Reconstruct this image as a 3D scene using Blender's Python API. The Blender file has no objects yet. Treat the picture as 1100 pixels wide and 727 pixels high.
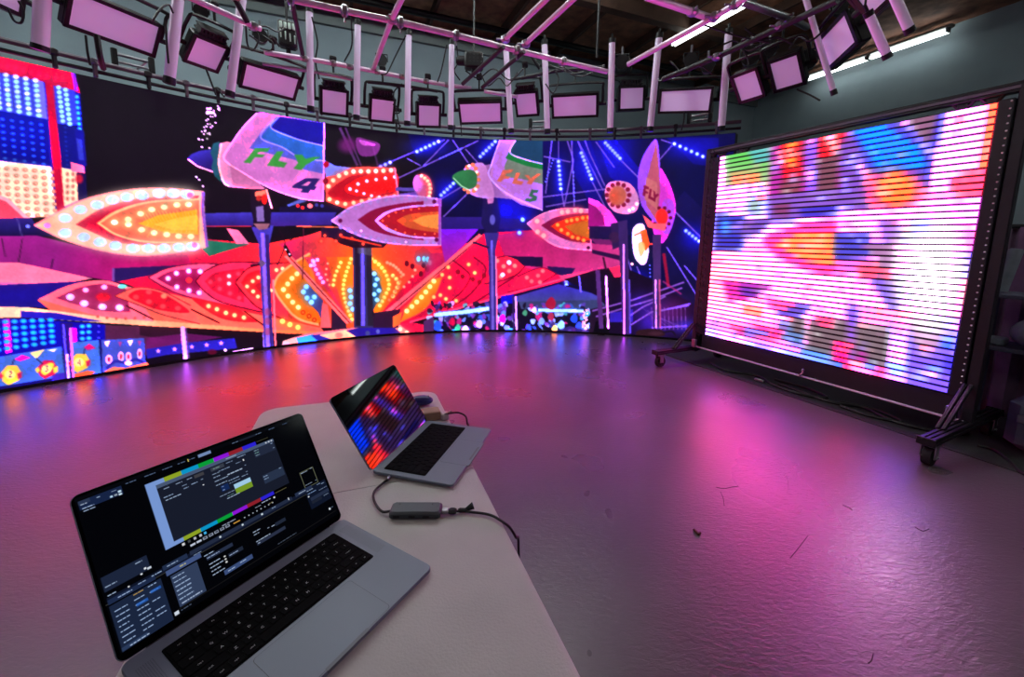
import bpy, bmesh, math, random
import numpy as np
from mathutils import Vector, Matrix
random.seed(7); rng = np.random.default_rng(11)
sc = bpy.context.scene
COL = sc.collection
PI = math.pi

# ------------------------------------------------------------------ camera (solved from the photograph)
FPX, PITCH, ROLL, CAMZ, CXP, CYP = 441.2, 0.143531, 0.015888, 1.33046, 550.0, 322.98
CR = np.array([0.99987379, 0.00227251, 0.01572405])
CU = np.array([-0.01588741, 0.14302039, 0.98959222])
CF = np.array([0.0, 0.98971713, -0.14303844])
CC = np.array([0.0, 0.0, CAMZ])
cam_d = bpy.data.cameras.new('camera'); cam = bpy.data.objects.new('camera', cam_d); COL.objects.link(cam)
cam_d.sensor_fit = 'HORIZONTAL'; cam_d.sensor_width = 36.0; cam_d.lens = FPX/1100*36
cam_d.shift_y = -(363.5-CYP)/1100.0
cam_d.clip_start = 0.02; cam_d.clip_end = 100
M = Matrix(((CR[0], CU[0], -CF[0], 0), (CR[1], CU[1], -CF[1], 0), (CR[2], CU[2], -CF[2], CAMZ), (0, 0, 0, 1)))
cam.matrix_world = M
sc.camera = cam

def ray(u, v): return CF*FPX + CR*(u-CXP) - CU*(v-CYP)
def at_z(u, v, z):
    d = ray(u, v); return CC + d*((z-CAMZ)/d[2])
def at_dist(u, v, dist):
    d = ray(u, v); return CC + d*(dist/math.hypot(d[0], d[1]))
def at_plane(u, v, O, n):
    d = ray(u, v); return CC + d*(np.dot(np.asarray(O)-CC, n)/np.dot(d, n))
def project(P):
    d = np.asarray(P)-CC; w = d@CF
    return CXP+FPX*(d@CR)/w, CYP-FPX*(d@CU)/w

# ------------------------------------------------------------------ materials
def lin(c):
    c = np.asarray(c, float)/255.0
    return np.where(c <= 0.04045, c/12.92, ((c+0.055)/1.055)**2.4)
def mat(name, col, rough=0.5, metal=0.0, noise=0.0, nscale=20.0, bump=0.0, bscale=60.0, spec=0.5, emit=0.0, ecol=None, coat=0.0):
    m = bpy.data.materials.new(name); m.use_nodes = True
    nt = m.node_tree; b = nt.nodes['Principled BSDF']
    c = tuple(lin(col))+(1,)
    b.inputs['Base Color'].default_value = c
    b.inputs['Roughness'].default_value = rough; b.inputs['Metallic'].default_value = metal
    b.inputs['Specular IOR Level'].default_value = spec
    if coat: b.inputs['Coat Weight'].default_value = coat; b.inputs['Coat Roughness'].default_value = 0.05
    if emit:
        b.inputs['Emission Color'].default_value = tuple(lin(ecol if ecol is not None else col))+(1,); b.inputs['Emission Strength'].default_value = emit
    if noise or bump:
        tc = nt.nodes.new('ShaderNodeTexCoord')
    if noise:
        n = nt.nodes.new('ShaderNodeTexNoise'); n.inputs['Scale'].default_value = nscale; n.inputs['Detail'].default_value = 6
        r = nt.nodes.new('ShaderNodeValToRGB')
        r.color_ramp.elements[0].position = 0.3; r.color_ramp.elements[1].position = 0.7
        r.color_ramp.elements[0].color = tuple(x*(1-noise) for x in c[:3])+(1,)
        r.color_ramp.elements[1].color = tuple(min(1, x*(1+noise)) for x in c[:3])+(1,)
        nt.links.new(tc.outputs['Object'], n.inputs['Vector']); nt.links.new(n.outputs['Fac'], r.inputs['Fac']); nt.links.new(r.outputs['Color'], b.inputs['Base Color'])
    if bump:
        n2 = nt.nodes.new('ShaderNodeTexNoise'); n2.inputs['Scale'].default_value = bscale; n2.inputs['Detail'].default_value = 4
        bp = nt.nodes.new('ShaderNodeBump'); bp.inputs['Strength'].default_value = bump; bp.inputs['Distance'].default_value = 0.01
        nt.links.new(tc.outputs['Object'], n2.inputs['Vector']); nt.links.new(n2.outputs['Fac'], bp.inputs['Height']); nt.links.new(bp.outputs['Normal'], b.inputs['Normal'])
    return m
def screen_mat(name, strength, base=(6, 6, 8), rough=0.35, spec=0.3):
    m = mat(name, base, rough, spec=spec)
    nt = m.node_tree; b = nt.nodes['Principled BSDF']
    a = nt.nodes.new('ShaderNodeAttribute'); a.attribute_name = 'Col'
    nt.links.new(a.outputs['Color'], b.inputs['Emission Color']); b.inputs['Emission Strength'].default_value = strength
    return m

# ------------------------------------------------------------------ mesh builder
def frame_of(ax):
    ax = np.asarray(ax, float); ax = ax/np.linalg.norm(ax)
    h = np.array([0, 0, 1.0]) if abs(ax[2]) < 0.9 else np.array([1.0, 0, 0])
    x = np.cross(h, ax); x /= np.linalg.norm(x); y = np.cross(ax, x)
    return x, y, ax
def catmull(pts, n=8, closed=False):
    P = [np.asarray(p, float) for p in pts]; out = []
    N = len(P); rngi = range(N if closed else N-1)
    for i in rngi:
        if closed: p0, p1, p2, p3 = P[(i-1) % N], P[i], P[(i+1) % N], P[(i+2) % N]
        else:
            p1, p2 = P[i], P[i+1]; p0 = P[i-1] if i else 2*p1-p2; p3 = P[i+2] if i+2 < N else 2*p2-p1
        for k in range(n):
            t = k/n
            out.append(0.5*((2*p1)+(-p0+p2)*t+(2*p0-5*p1+4*p2-p3)*t*t+(-p0+3*p1-3*p2+p3)*t**3))
    if not closed: out.append(P[-1])
    return out
class MB:
    def __init__(s): s.v = []; s.f = []
    def add(s, vs, fs):
        o = len(s.v); s.v += [tuple(map(float, p)) for p in vs]; s.f += [tuple(i+o for i in f) for f in fs]; return s
    def hexa(s, p):   # 8 points: bottom loop 4, top loop 4
        return s.add(p, [(3, 2, 1, 0), (4, 5, 6, 7), (0, 1, 5, 4), (1, 2, 6, 5), (2, 3, 7, 6), (3, 0, 4, 7)])
    def obox(s, c, ax, ay, az, sx, sy, sz, bev=0.0):   # oriented box, full sizes
        c, ax, ay, az = [np.asarray(q, float) for q in (c, ax, ay, az)]
        hx, hy, hz = sx/2, sy/2, sz/2
        if bev <= 0:
            p = [c+ax*x*hx+ay*y*hy+az*z*hz for z in (-1, 1) for x, y in ((-1, -1), (1, -1), (1, 1), (-1, 1))]
            return s.hexa(p)
        b = min(bev, hx*.9, hy*.9, hz*.9)
        loops = []
        for z, ins in ((-hz, b), (-hz+b, 0), (hz-b, 0), (hz, b)):
            L = []
            for x, y, in ((-1, -1), (1, -1), (1, 1), (-1, 1)):
                X, Y = hx-ins, hy-ins
                if x*y > 0: q = [(x*X, y*(Y-b)), (x*(X-b), y*Y)]
                else: q = [(x*(X-b), y*Y), (x*X, y*(Y-b))]
                L += q
            loops.append([c+ax*a+ay*bb+az*z for a, bb in L])
        vs = [q for L in loops for q in L]; fs = [tuple(reversed(range(8)))]
        for k in range(3):
            for i in range(8): j = (i+1) % 8; fs.append((k*8+i, k*8+j, k*8+8+j, k*8+8+i))
        fs.append(tuple(range(24, 32)))
        return s.add(vs, fs)
    def box(s, c, sz, bev=0.0, rz=0.0):
        a = np.array([math.cos(rz), math.sin(rz), 0]); b = np.array([-math.sin(rz), math.cos(rz), 0])
        return s.obox(c, a, b, (0, 0, 1), sz[0], sz[1], sz[2], bev)
    def cyl(s, p0, p1, r, n=12, r1=None, cap=True):
        p0, p1 = np.asarray(p0, float), np.asarray(p1, float); r1 = r if r1 is None else r1
        x, y, z = frame_of(p1-p0)
        vs = [p0+(x*math.cos(2*PI*i/n)+y*math.sin(2*PI*i/n))*r for i in range(n)]+[p1+(x*math.cos(2*PI*i/n)+y*math.sin(2*PI*i/n))*r1 for i in range(n)]
        fs = [(i, (i+1) % n, n+(i+1) % n, n+i) for i in range(n)]
        if cap: fs += [tuple(reversed(range(n))), tuple(range(n, 2*n))]
        return s.add(vs, fs)
    def tube(s, pts, r, n=8, flat=1.0):
        P = [np.asarray(p, float) for p in pts]
        t0 = P[1]-P[0]; x, y, z = frame_of(t0); vs = []; m = len(P)
        for k in range(m):
            t = P[min(k+1, m-1)]-P[max(k-1, 0)]; t = t/(np.linalg.norm(t)+1e-12)
            x = x-t*np.dot(x, t); x /= np.linalg.norm(x)+1e-12; y = np.cross(t, x)
            vs += [P[k]+(x*math.cos(2*PI*i/n)+y*math.sin(2*PI*i/n)*flat)*r for i in range(n)]
        fs = [(k*n+i, k*n+(i+1) % n, (k+1)*n+(i+1) % n, (k+1)*n+i) for k in range(m-1) for i in range(n)]
        fs += [tuple(reversed(range(n))), tuple(range((m-1)*n, m*n))]
        return s.add(vs, fs)
    def prism(s, poly, O, ax, ay, az, h0, h1):  # poly in (ax, ay) plane, extruded along az
        O, ax, ay, az = [np.asarray(q, float) for q in (O, ax, ay, az)]; n = len(poly)
        vs = [O+ax*a+ay*b+az*h0 for a, b in poly]+[O+ax*a+ay*b+az*h1 for a, b in poly]
        return s.add(vs, [tuple(reversed(range(n))), tuple(range(n, 2*n))]+[(i, (i+1) % n, n+(i+1) % n, n+i) for i in range(n)])
    def ball(s, c, r, n=10, m=6, sc_=(1, 1, 1)):
        c = np.asarray(c, float); vs = [c+np.array([0, 0, -r*sc_[2]])]
        for j in range(1, m):
            a = -PI/2+PI*j/m
            vs += [c+np.array([r*math.cos(a)*math.cos(2*PI*i/n)*sc_[0], r*math.cos(a)*math.sin(2*PI*i/n)*sc_[1], r*math.sin(a)*sc_[2]]) for i in range(n)]
        vs.append(c+np.array([0, 0, r*sc_[2]])); L = len(vs)-1
        fs = [(0, 1+(i+1) % n, 1+i) for i in range(n)]
        for j in range(m-2):
            for i in range(n): a = 1+j*n; fs.append((a+i, a+(i+1) % n, a+n+(i+1) % n, a+n+i))
        a = 1+(m-2)*n; fs += [(a+i, a+(i+1) % n, L) for i in range(n)]
        return s.add(vs, fs)
    def build(s, name, m, parent=None, base=None, smooth=True):
        if base is None: base = np.zeros(3) if parent is None else BASE[parent.name]
        base = np.asarray(base, float)
        me = bpy.data.meshes.new(name)
        me.from_pydata([tuple(np.asarray(p)-base) for p in s.v], [], s.f); me.update()
        bm = bmesh.new(); bm.from_mesh(me); bmesh.ops.recalc_face_normals(bm, faces=bm.faces); bm.to_mesh(me); bm.free()
        if smooth:
            me.polygons.foreach_set('use_smooth', [True]*len(me.polygons))
            try: me.set_sharp_from_angle(angle=math.radians(35))
            except Exception: pass
        me.materials.append(m)
        o = bpy.data.objects.new(name, me); COL.objects.link(o)
        if parent is None: o.location = base
        else: o.parent = parent
        BASE[o.name] = base
        return o
BASE = {}
def tag(o, label=None, cat=None, group=None, kind=None):
    if label: o['label'] = label
    if cat: o['category'] = cat
    if group: o['group'] = group
    if kind: o['kind'] = kind
    return o
def thing(name, label, cat, loc, group=None):
    o = bpy.data.objects.new(name, None); COL.objects.link(o); o.location = tuple(loc); o.empty_display_size = 0.05
    BASE[o.name] = np.asarray(loc, float)
    return tag(o, label, cat, group)
def struct(name, mb, m, smooth=False):
    return tag(mb.build(name, m, smooth=smooth), kind='structure')
def grid_mesh(name, P, colors, m, parent=None, smooth=False):
    """P: (nv, nu, 3) points, colors: (nv, nu, 3) linear; a screen face with a colour attribute"""
    nv, nu = P.shape[:2]
    base = BASE[parent.name] if parent is not None else np.zeros(3)
    me = bpy.data.meshes.new(name)
    idx = np.arange(nv*nu).reshape(nv, nu)
    q = np.stack([idx[:-1, :-1], idx[:-1, 1:], idx[1:, 1:], idx[1:, :-1]], -1).reshape(-1)
    me.vertices.add(nv*nu); me.vertices.foreach_set('co', (P-base).astype(np.float32).reshape(-1))
    nf = (nv-1)*(nu-1)
    me.loops.add(nf*4); me.loops.foreach_set('vertex_index', q.astype(np.int32))
    me.polygons.add(nf); me.polygons.foreach_set('loop_start', np.arange(0, nf*4, 4, dtype=np.int32)); me.polygons.foreach_set('loop_total', np.full(nf, 4, np.int32))
    me.update(calc_edges=True)
    ca = me.color_attributes.new('Col', 'FLOAT_COLOR', 'POINT')
    rgba = np.ones((nv*nu, 4), np.float32); rgba[:, :3] = colors.reshape(-1, 3); ca.data.foreach_set('color', rgba.reshape(-1))
    if smooth: me.polygons.foreach_set('use_smooth', [True]*nf)
    me.materials.append(m)
    o = bpy.data.objects.new(name, me); COL.objects.link(o)
    if parent is not None: o.parent = parent
    BASE[o.name] = base
    return o

# ------------------------------------------------------------------ picture painter for what the screens show
class Canvas:
    def __init__(s, x0, y0, x1, y1, k, bg):
        s.x0, s.y0, s.k = x0, y0, k
        s.W, s.H = int((x1-x0)*k), int((y1-y0)*k)
        s.a = np.empty((s.H, s.W, 3)); s.a[:] = np.array(bg)/255.0
    def _win(s, xa, ya, xb, yb):
        i0 = max(0, int((xa-s.x0)*s.k)-1); i1 = min(s.W, int((xb-s.x0)*s.k)+2)
        j0 = max(0, int((ya-s.y0)*s.k)-1); j1 = min(s.H, int((yb-s.y0)*s.k)+2)
        if i1 <= i0 or j1 <= j0: return None
        X, Y = np.meshgrid((np.arange(i0, i1)+.5)/s.k+s.x0, (np.arange(j0, j1)+.5)/s.k+s.y0)
        return i0, i1, j0, j1, X, Y
    def poly(s, pts, col, a=1.0, grad=None):
        """grad: ((x,y),(x,y),col2) blends col -> col2 along the line"""
        pts = [(float(p[0]), float(p[1])) for p in pts]
        xs = [p[0] for p in pts]; ys = [p[1] for p in pts]
        w = s._win(min(xs), min(ys), max(xs), max(ys))
        if w is None: return
        i0, i1, j0, j1, X, Y = w
        ins = np.zeros(X.shape, bool); n = len(pts)
        for i in range(n):
            xa, ya = pts[i]; xb, yb = pts[(i+1) % n]
            if ya == yb: continue
            c = (ya > Y) != (yb > Y)
            ins ^= c & (X < (xb-xa)*(Y-ya)/(yb-ya)+xa)
        c1 = np.array(col)/255.0
        C = np.broadcast_to(c1, X.shape+(3,))
        if grad is not None:
            (ax, ay), (bx, by), c2 = grad
            t = np.clip(((X-ax)*(bx-ax)+(Y-ay)*(by-ay))/((bx-ax)**2+(by-ay)**2), 0, 1)[..., None]
            C = c1*(1-t)+np.array(c2)/255.0*t
        A = (ins*a)[..., None]
        s.a[j0:j1, i0:i1] = s.a[j0:j1, i0:i1]*(1-A)+C*A
    def blob(s, pts, col, a=1.0, grad=None, n=8): s.poly(catmull(pts, n, True), col, a, grad)
    def line(s, pts, w, col, a=1.0, smooth=False, n=8):
        P = catmull(pts, n) if smooth else [np.asarray(p, float) for p in pts]
        L = []; R_ = []
        for i in range(len(P)):
            t = P[min(i+1, len(P)-1)]-P[max(i-1, 0)]; t = t/(np.linalg.norm(t)+1e-9); nn = np.array([-t[1], t[0]])*w/2
            L.append(P[i]+nn); R_.append(P[i]-nn)
        s.poly(L+R_[::-1], col, a)
    def ell(s, cx, cy, rx, ry, col, a=1.0, soft=0.25):
        w = s._win(cx-rx*1.3, cy-ry*1.3, cx+rx*1.3, cy+ry*1.3)
        if w is None: return
        i0, i1, j0, j1, X, Y = w
        d = np.hypot((X-cx)/rx, (Y-cy)/ry); A = (np.clip((1-d)/soft+.5, 0, 1)*a)[..., None]
        s.a[j0:j1, i0:i1] = s.a[j0:j1, i0:i1]*(1-A)+np.array(col)/255.0*A
    def glow(s, cx, cy, rx, ry, col, a=1.0):
        w = s._win(cx-rx*2.5, cy-ry*2.5, cx+rx*2.5, cy+ry*2.5)
        if w is None: return
        i0, i1, j0, j1, X, Y = w
        A = (np.exp(-(((X-cx)/rx)**2+((Y-cy)/ry)**2))*a)[..., None]
        s.a[j0:j1, i0:i1] = s.a[j0:j1, i0:i1]*(1-A)+np.array(col)/255.0*A
    def bulbs(s, pts, r, col, halo=None, ry=None):
        for p in pts:
            if halo is not None: s.glow(p[0], p[1], r*1.9, (ry or r)*1.9, halo, .6)
            s.ell(p[0], p[1], r, ry or r, col)
    def along(s, pts, n, r, col, halo=None, smooth=True, ry=None):
        P = np.array(catmull(pts, 12) if smooth else pts, float)
        L = np.concatenate([[0], np.cumsum(np.hypot(*np.diff(P, axis=0).T))]); t = np.linspace(0, L[-1], n)
        s.bulbs(list(zip(np.interp(t, L, P[:, 0]), np.interp(t, L, P[:, 1]))), r, col, halo, ry)
    def sample(s, X, Y):
        fx = np.clip((X-s.x0)*s.k-.5, 0, s.W-1.001); fy = np.clip((Y-s.y0)*s.k-.5, 0, s.H-1.001)
        i = fx.astype(int); j = fy.astype(int); u = (fx-i)[..., None]; v = (fy-j)[..., None]
        return (s.a[j, i]*(1-u)+s.a[j, i+1]*u)*(1-v)+(s.a[j+1, i]*(1-u)+s.a[j+1, i+1]*u)*v
def led_light(srgb, k=(2.5, 2.5, 2.5), t0=0.9):
    """display colour -> emitted light; lit diodes run past the camera's clipping point"""
    c = np.clip(srgb, 0, 1); l = np.where(c <= 0.04045, c/12.92, ((c+0.055)/1.055)**2.4)
    return l*(1+np.asarray(k, float)*np.clip((c-t0)/(1-t0), 0, 1)**1.3)
def blur(a, sx, sy):
    def one(b, s, ax):
        if s <= 0: return b
        r = max(1, int(s*3)); w = np.exp(-.5*(np.arange(-r, r+1)/s)**2); w /= w.sum()
        pad = [(0, 0)]*3; pad[ax] = (r, r); q = np.pad(b, pad, mode='edge'); out = np.zeros_like(b); n = b.shape[ax]
        for i, wi in enumerate(w): out += wi*(q[i:i+n] if ax == 0 else q[:, i:i+n])
        return out
    return one(one(a, sx, 1), sy, 0)
def finish(c, soft, bloom, amount, grain=0.0):
    """soften a picture and let its bright lamps bleed a little, as a camera would have filmed it"""
    a = blur(c.a, soft, soft)
    lum = a.mean(2, keepdims=True); big = blur(lum, 14, 14); a = np.clip(a*(1+.4*(lum-big)/(big+.12)), 0, 1)
    hi = np.clip(a-.55, 0, 1)*1.6; g = blur(hi[::3, ::3], bloom/3, bloom/3); g = np.repeat(np.repeat(g, 3, 0), 3, 1)[:a.shape[0], :a.shape[1]]
    c.a = 1-(1-np.clip(a, 0, 1))*(1-np.clip(g*amount, 0, .9))
    if grain:
        m = blur(rng.normal(0, 1, c.a.shape[:2]+(1,)), 7, 9); m /= m.std(); f = blur(rng.normal(0, 1, c.a.shape[:2]+(1,)), 1.6, 1.6); f /= f.std()
        c.a = np.clip(c.a*(1+grain*(m*.6+f*.4)), 0, 1)
# brightness of screens, visible lamps, added unseen battens and the diffusers' stand-in pink
WALL_K, PANEL_K, PANEL_E, FILL_E, FL2_E, FILL_BACK_E, DIFF_REFL_E, TUBE_REFL_E, LAP_E, EXPO = (6.0, .6, 10), (14, .9, 13), 1.0, 40.0, 8.0, 88.0, 0.30, 0.13, 0.85, 0.0
L2_DY, L2_DO = 0.0, 0.0
# ------------------------------------------------------------------ picture on the curved wall: a night funfair, painted on the wall's own surface
W = Canvas(-130, 40, 800, 440, 2.0, (20, 11, 26))
prs = random.Random(5)
def funfair(c):
    B, P, Lh, E = c.blob, c.poly, c.line, c.ell
    # night sky and the blue big wheel at the right
    P([(430, 120), (800, 120), (800, 400), (560, 400), (470, 240)], (14, 9, 62), grad=((430, 200), (600, 220), (12, 10, 74)))
    P([(590, 140), (650, 140), (700, 240), (660, 260), (585, 215), (570, 160)], (17, 11, 96))
    P([(640, 145), (662, 150), (690, 185), (690, 215), (655, 190)], (22, 15, 170)); P([(612, 150), (634, 150), (650, 200), (640, 230), (618, 190)], (18, 12, 140))
    P([(716, 148), (772, 148), (772, 180), (745, 176)], (16, 11, 120)); P([(700, 250), (735, 205), (772, 240), (772, 345), (730, 330)], (20, 15, 92), grad=((700, 250), (772, 300), (22, 16, 62)))
    for (x, y, rx, ry) in ((660, 165, 22, 26), (630, 178, 12, 18), (601, 190, 8, 22), (740, 160, 24, 12), (745, 255, 14, 14), (525, 160, 14, 12), (460, 158, 22, 10), (480, 203, 14, 12), (683, 305, 14, 14), (560, 230, 18, 22), (540, 225, 14, 18)):
        c.glow(x, y, rx, ry, (24, 18, 245), .75)
    lv = (120, 80, 205)
    for p in ([(424, 193), (514, 151)], [(437, 170), (452, 178)], [(455, 178), (482, 150)], [(486, 150), (503, 175)], [(405, 180), (440, 165), (478, 150)], [(476, 233), (500, 210), (512, 196)], [(473, 214), (497, 200)], [(500, 160), (516, 178)],
              [(593, 150), (586, 208)], [(600, 150), (600, 174)], [(603, 203), (606, 222)], [(609, 150), (616, 172), (606, 222)], [(614, 150), (617, 222)], [(621, 152), (628, 170)], [(620, 150), (648, 205)], [(636, 195), (650, 222), (665, 245)], [(640, 152), (660, 180)],
              [(660, 165), (690, 195)], [(580, 212), (650, 203)], [(584, 168), (613, 174)], [(586, 222), (630, 214)], [(628, 150), (634, 166), (650, 200)], [(708, 172), (722, 156)], [(710, 150), (722, 154)], [(726, 228), (760, 262)], [(716, 265), (750, 320)], [(735, 285), (765, 320)], [(684, 286), (697, 318)], [(672, 270), (690, 330)]):
        Lh(p, 1.5, lv, .9)
    for (p, n) in (([(448, 162.7), (471, 152)], 6), ([(409, 179), (419, 174.5)], 3), ([(516, 168), (532, 152)], 6), ([(474, 209.5), (487, 197)], 5), ([(600, 173.6), (602.4, 202.7)], 7), ([(624.5, 164.5), (635.5, 192)], 8), ([(650.5, 153.6), (666, 170)], 7), ([(724.5, 154.5), (755, 168)], 6), ([(737, 248), (751, 259)], 5), ([(677, 298), (686, 313)], 5), ([(608, 300), (608.5, 306)], 3), ([(561, 235), (558, 250)], 2)):
        c.along(p, n, 1.9, (165, 185, 255), (40, 40, 255), smooth=False)
    for p in ([(473, 170), (495, 160)], [(586, 195), (594, 172)], [(616, 185), (617, 215)], [(698, 285), (699, 313)]): c.along(p, 8, .9, (110, 110, 235), None, False)
    # pink ghost ride and floating bubbles in the dark sky
    for p, w, a in (([(365, 137), (384, 178)], 3, .8), ([(371, 137), (388, 178)], 2, .8), ([(400, 155), (406, 178)], 2, .6)): Lh(p, w, (95, 50, 120), a)
    E(374, 156, 10, 8, (120, 30, 120), .8, .9); B([(383, 148), (395, 150), (408, 155), (404, 166), (390, 168), (384, 162)], (150, 50, 160), .75); B([(386, 150), (398, 153), (404, 156), (390, 156)], (225, 90, 220), .6)
    for i in range(34):
        t = i/33; E(232-t*14+prs.uniform(-5, 6), 113+t*38+prs.uniform(-2, 2), .9, .9, (235, 205, 225))
    for i in range(12): E(226+prs.uniform(-4, 4), 118+prs.uniform(-4, 4), 1.2, 1.2, (235, 190, 235))
    for x, y in ((217, 158), (225, 159), (211, 190), (214, 193), (218, 200)): E(x, y, 1.1, 1.1, (230, 210, 220))
    # ---- light tower at the far left
    P([(-130, 20), (80, 75), (86, 101), (94, 217), (62, 232), (-130, 240)], (22, 22, 205))
    P([(-130, 20), (79, 76), (86, 100), (58, 92), (48, 88), (-130, 50)], (235, 5, 75))
    for k in range(16): c.glow(-60+k*8.5, 52+k*2.1+3, 3.2, 4, (255, 30, 110), .6)
    P([(77, 78), (80, 79), (84, 98), (80, 97)], (150, 30, 220))
    P([(-130, 52), (47, 88), (51, 128), (-130, 95)], (62, 66, 238)); P([(40, 86), (47, 88), (51, 128), (44, 127)], (120, 110, 240))
    for i in range(-8, 4):
        x0, y0, x1, y1 = 6.4+i*10.6, 80.5+i*2.0, 10+i*10.6, 117.7+i*2.1
        for k in range(8): E(x0+(x1-x0)*k/7+10.6*0, y0+(y1-y0)*k/7, 3.0, 2.3, (175, 232, 255) if k % 3 else (205, 240, 255), 1, .6)
    P([(-130, 95), (51, 128), (54, 177), (-130, 158)], (12, 20, 200), grad=((0, 120), (0, 178), (8, 6, 165)))
    for i in range(-10, 5):
        for k in range(7): E(2.5+i*10.4+k*.5, 128+k*7+i*1.5, 2.2, 1.4, (50, 120, 250), .75, .7)
    P([(-130, 158), (55, 179), (60, 232), (28, 234), (-130, 205)], (252, 226, 205))
    for i in range(-12, 6):
        for k in range(8):
            x, y = 7+i*10+k*.45, 181+k*6.9+i*.75; E(x, y, 3.0, 2.2, (214, 128, 112), .95, .4); E(x+.5, y-.3, 1.5, 1.0, (246, 205, 180), .9, .5)
    P([(57, 92), (80, 97), (84, 134), (62, 133)], (56, 60, 235)); P([(62, 133), (84, 134), (88, 181), (66, 180)], (12, 14, 150))
    for i, (xa, ya, xb, yb) in enumerate(((63, 94, 67.5, 130), (70.5, 96.5, 75, 133))):
        for k in range(8): E(xa+(xb-xa)*k/7, ya+(yb-ya)*k/7, 2.6, 2.2, (170, 235, 255), 1, .6)
    for k in range(7): E(82.5+k*.5, 104+k*5.8, 1.9, 2.0, (60, 190, 255), 1, .6)
    for k in range(9): E(70+k*.3, 137+k*5, 1.4, 1, (30, 70, 210), .7, .7)
    P([(66, 180), (83, 183), (85, 215), (69, 222)], (250, 215, 190))
    for i in range(2):
        for k in range(5): E(72.5+i*6, 187+k*6.6, 1.9, 2.2, (190, 110, 105), .9, .5)
    P([(80, 138), (90, 140), (93, 178), (84, 178)], (20, 16, 170)); P([(82, 148), (88, 150), (90, 172), (85, 172)], (70, 80, 220), .6)
    P([(82, 184), (92, 184), (94, 217), (84, 219)], (22, 12, 90)); P([(76, 174), (90, 178), (91, 186), (77, 184)], (255, 110, 170)); E(85, 192, 4, 5, (240, 20, 60), .9, .6)
    P([(48.5, 88), (57, 90), (66, 179), (69.5, 228), (61.5, 231), (57, 180)], (238, 0, 64))
    # ---- undersides of the ride arms, left
    B([(-60, 215), (0, 212), (30, 235), (30, 250), (-60, 250)], (250, 74, 110)); Lh([(-5, 210), (8, 215), (36, 241)], 4, (240, 165, 195))
    P([(-130, 236), (34, 234), (40, 244), (60, 254), (-130, 257)], (46, 34, 150), grad=((0, 234), (0, 256), (24, 12, 70)))
    Lh([(18, 233), (24, 255)], 1, (120, 110, 190), .7); E(30, 243, 2, 2, (150, 160, 230), .8)
    P([(-130, 256), (40, 253), (110, 270), (215, 268), (215, 300), (130, 304), (20, 284), (-130, 284)], (158, 28, 138), grad=((60, 270), (215, 285), (232, 10, 92)))
    P([(-130, 283), (20, 282), (100, 299), (60, 306), (-130, 318)], (240, 122, 165)); P([(-130, 300), (60, 305), (-130, 318)], (205, 90, 190), .8)
    Lh([(2, 256), (6, 276)], 1, (60, 20, 60)); Lh([(24, 256), (20, 282)], 1, (60, 20, 60)); Lh([(57, 278), (55, 288)], 2, (90, 20, 90)); Lh([(122, 288), (122, 302)], 3, (120, 70, 170))
    # big red canopy, left half: nested petals
    P([(200, 255), (285, 262), (345, 250), (385, 268), (385, 352), (290, 352), (200, 330), (122, 300), (205, 284)], (236, 18, 72), grad=((220, 300), (385, 300), (248, 82, 40)))
    P([(300, 262), (345, 248), (384, 268), (384, 300), (318, 280)], (216, 34, 96), grad=((310, 270), (384, 275), (252, 96, 26)))
    Lh([(200, 285), (285, 284), (380, 276)], 1, (120, 0, 40), .7); Lh([(215, 300), (262, 325), (300, 345)], 1, (110, 0, 30), .7); P([(212, 262), (222, 258), (260, 262), (268, 262), (225, 275)], (28, 118, 96)); P([(243, 245), (256, 247), (268, 262), (254, 262)], (240, 110, 165))
    P([(123, 288), (190, 285), (160, 296), (123, 303)], (44, 22, 108))
    def petal(tip, top, bot, col, edge, a=1.0, w=1.2):
        up = catmull([tip]+top, 8); lo = catmull([tip]+bot, 8); c.poly(up+lo[::-1], col, a)
        if edge is not None: c.line(up, w, edge, .9); c.line(lo, w, edge, .9)
    petal((159, 298), [(180, 288), (215, 283), (245, 285)], [(178, 309), (200, 318), (245, 328)], (244, 84, 138), (120, 20, 70))
    petal((168, 299), [(185, 291), (215, 288)], [(185, 308), (215, 318)], (176, 14, 84), None)
    for x, y in ((180.5, 299), (189.5, 293.5), (190, 308), (202.7, 291), (203, 312), (215, 291.5), (214, 314.5)): c.bulbs([(x, y)], 2.5, (250, 196, 246), (250, 80, 180))
    E(203, 301, 3, 3, (255, 50, 70))
    petal((210, 302), [(222, 290), (245, 282), (280, 282)], [(222, 315), (240, 325), (280, 335)], (242, 44, 98), (110, 0, 40))
    petal((220, 302), [(232, 293), (262, 288)], [(232, 314), (262, 325)], (236, 14, 60), None)
    for x, y, w in ((236, 300, 1), (246, 296.5, 2), (246, 304.5, 2), (226, 303, 1), (236, 310, 1), (247, 315, 1), (256, 294, 1), (257, 320, 1)): c.bulbs([(x, y)], 2.2, ((255, 190, 190) if w == 2 else (255, 60, 100)), (255, 60, 90))
    petal((252.7, 303.6), [(264, 290), (277, 285), (305, 282)], [(266, 320), (280, 332), (310, 345)], (246, 50, 78), (110, 0, 30))
    petal((259, 303.6), [(268, 293), (290, 288)], [(270, 317), (290, 328)], (248, 18, 44), None)
    for x, y in ((265.5, 307.6), (271.5, 302), (272, 313), (277, 318.5), (277.5, 298), (297, 290), (303.6, 288.6), (291, 312)): c.bulbs([(x, y)], 2.1, (255, 214, 170), (255, 100, 70))
    petal((293.6, 309), [(299, 296), (315, 283), (333, 272)], [(302, 323), (320, 342), (348, 350)], (251, 122, 34), (250, 175, 120), 1, 2.5)
    petal((300, 309), [(305, 299), (318, 290), (332, 290)], [(306, 320), (322, 336), (346, 346)], (253, 110, 22), None)
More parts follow.
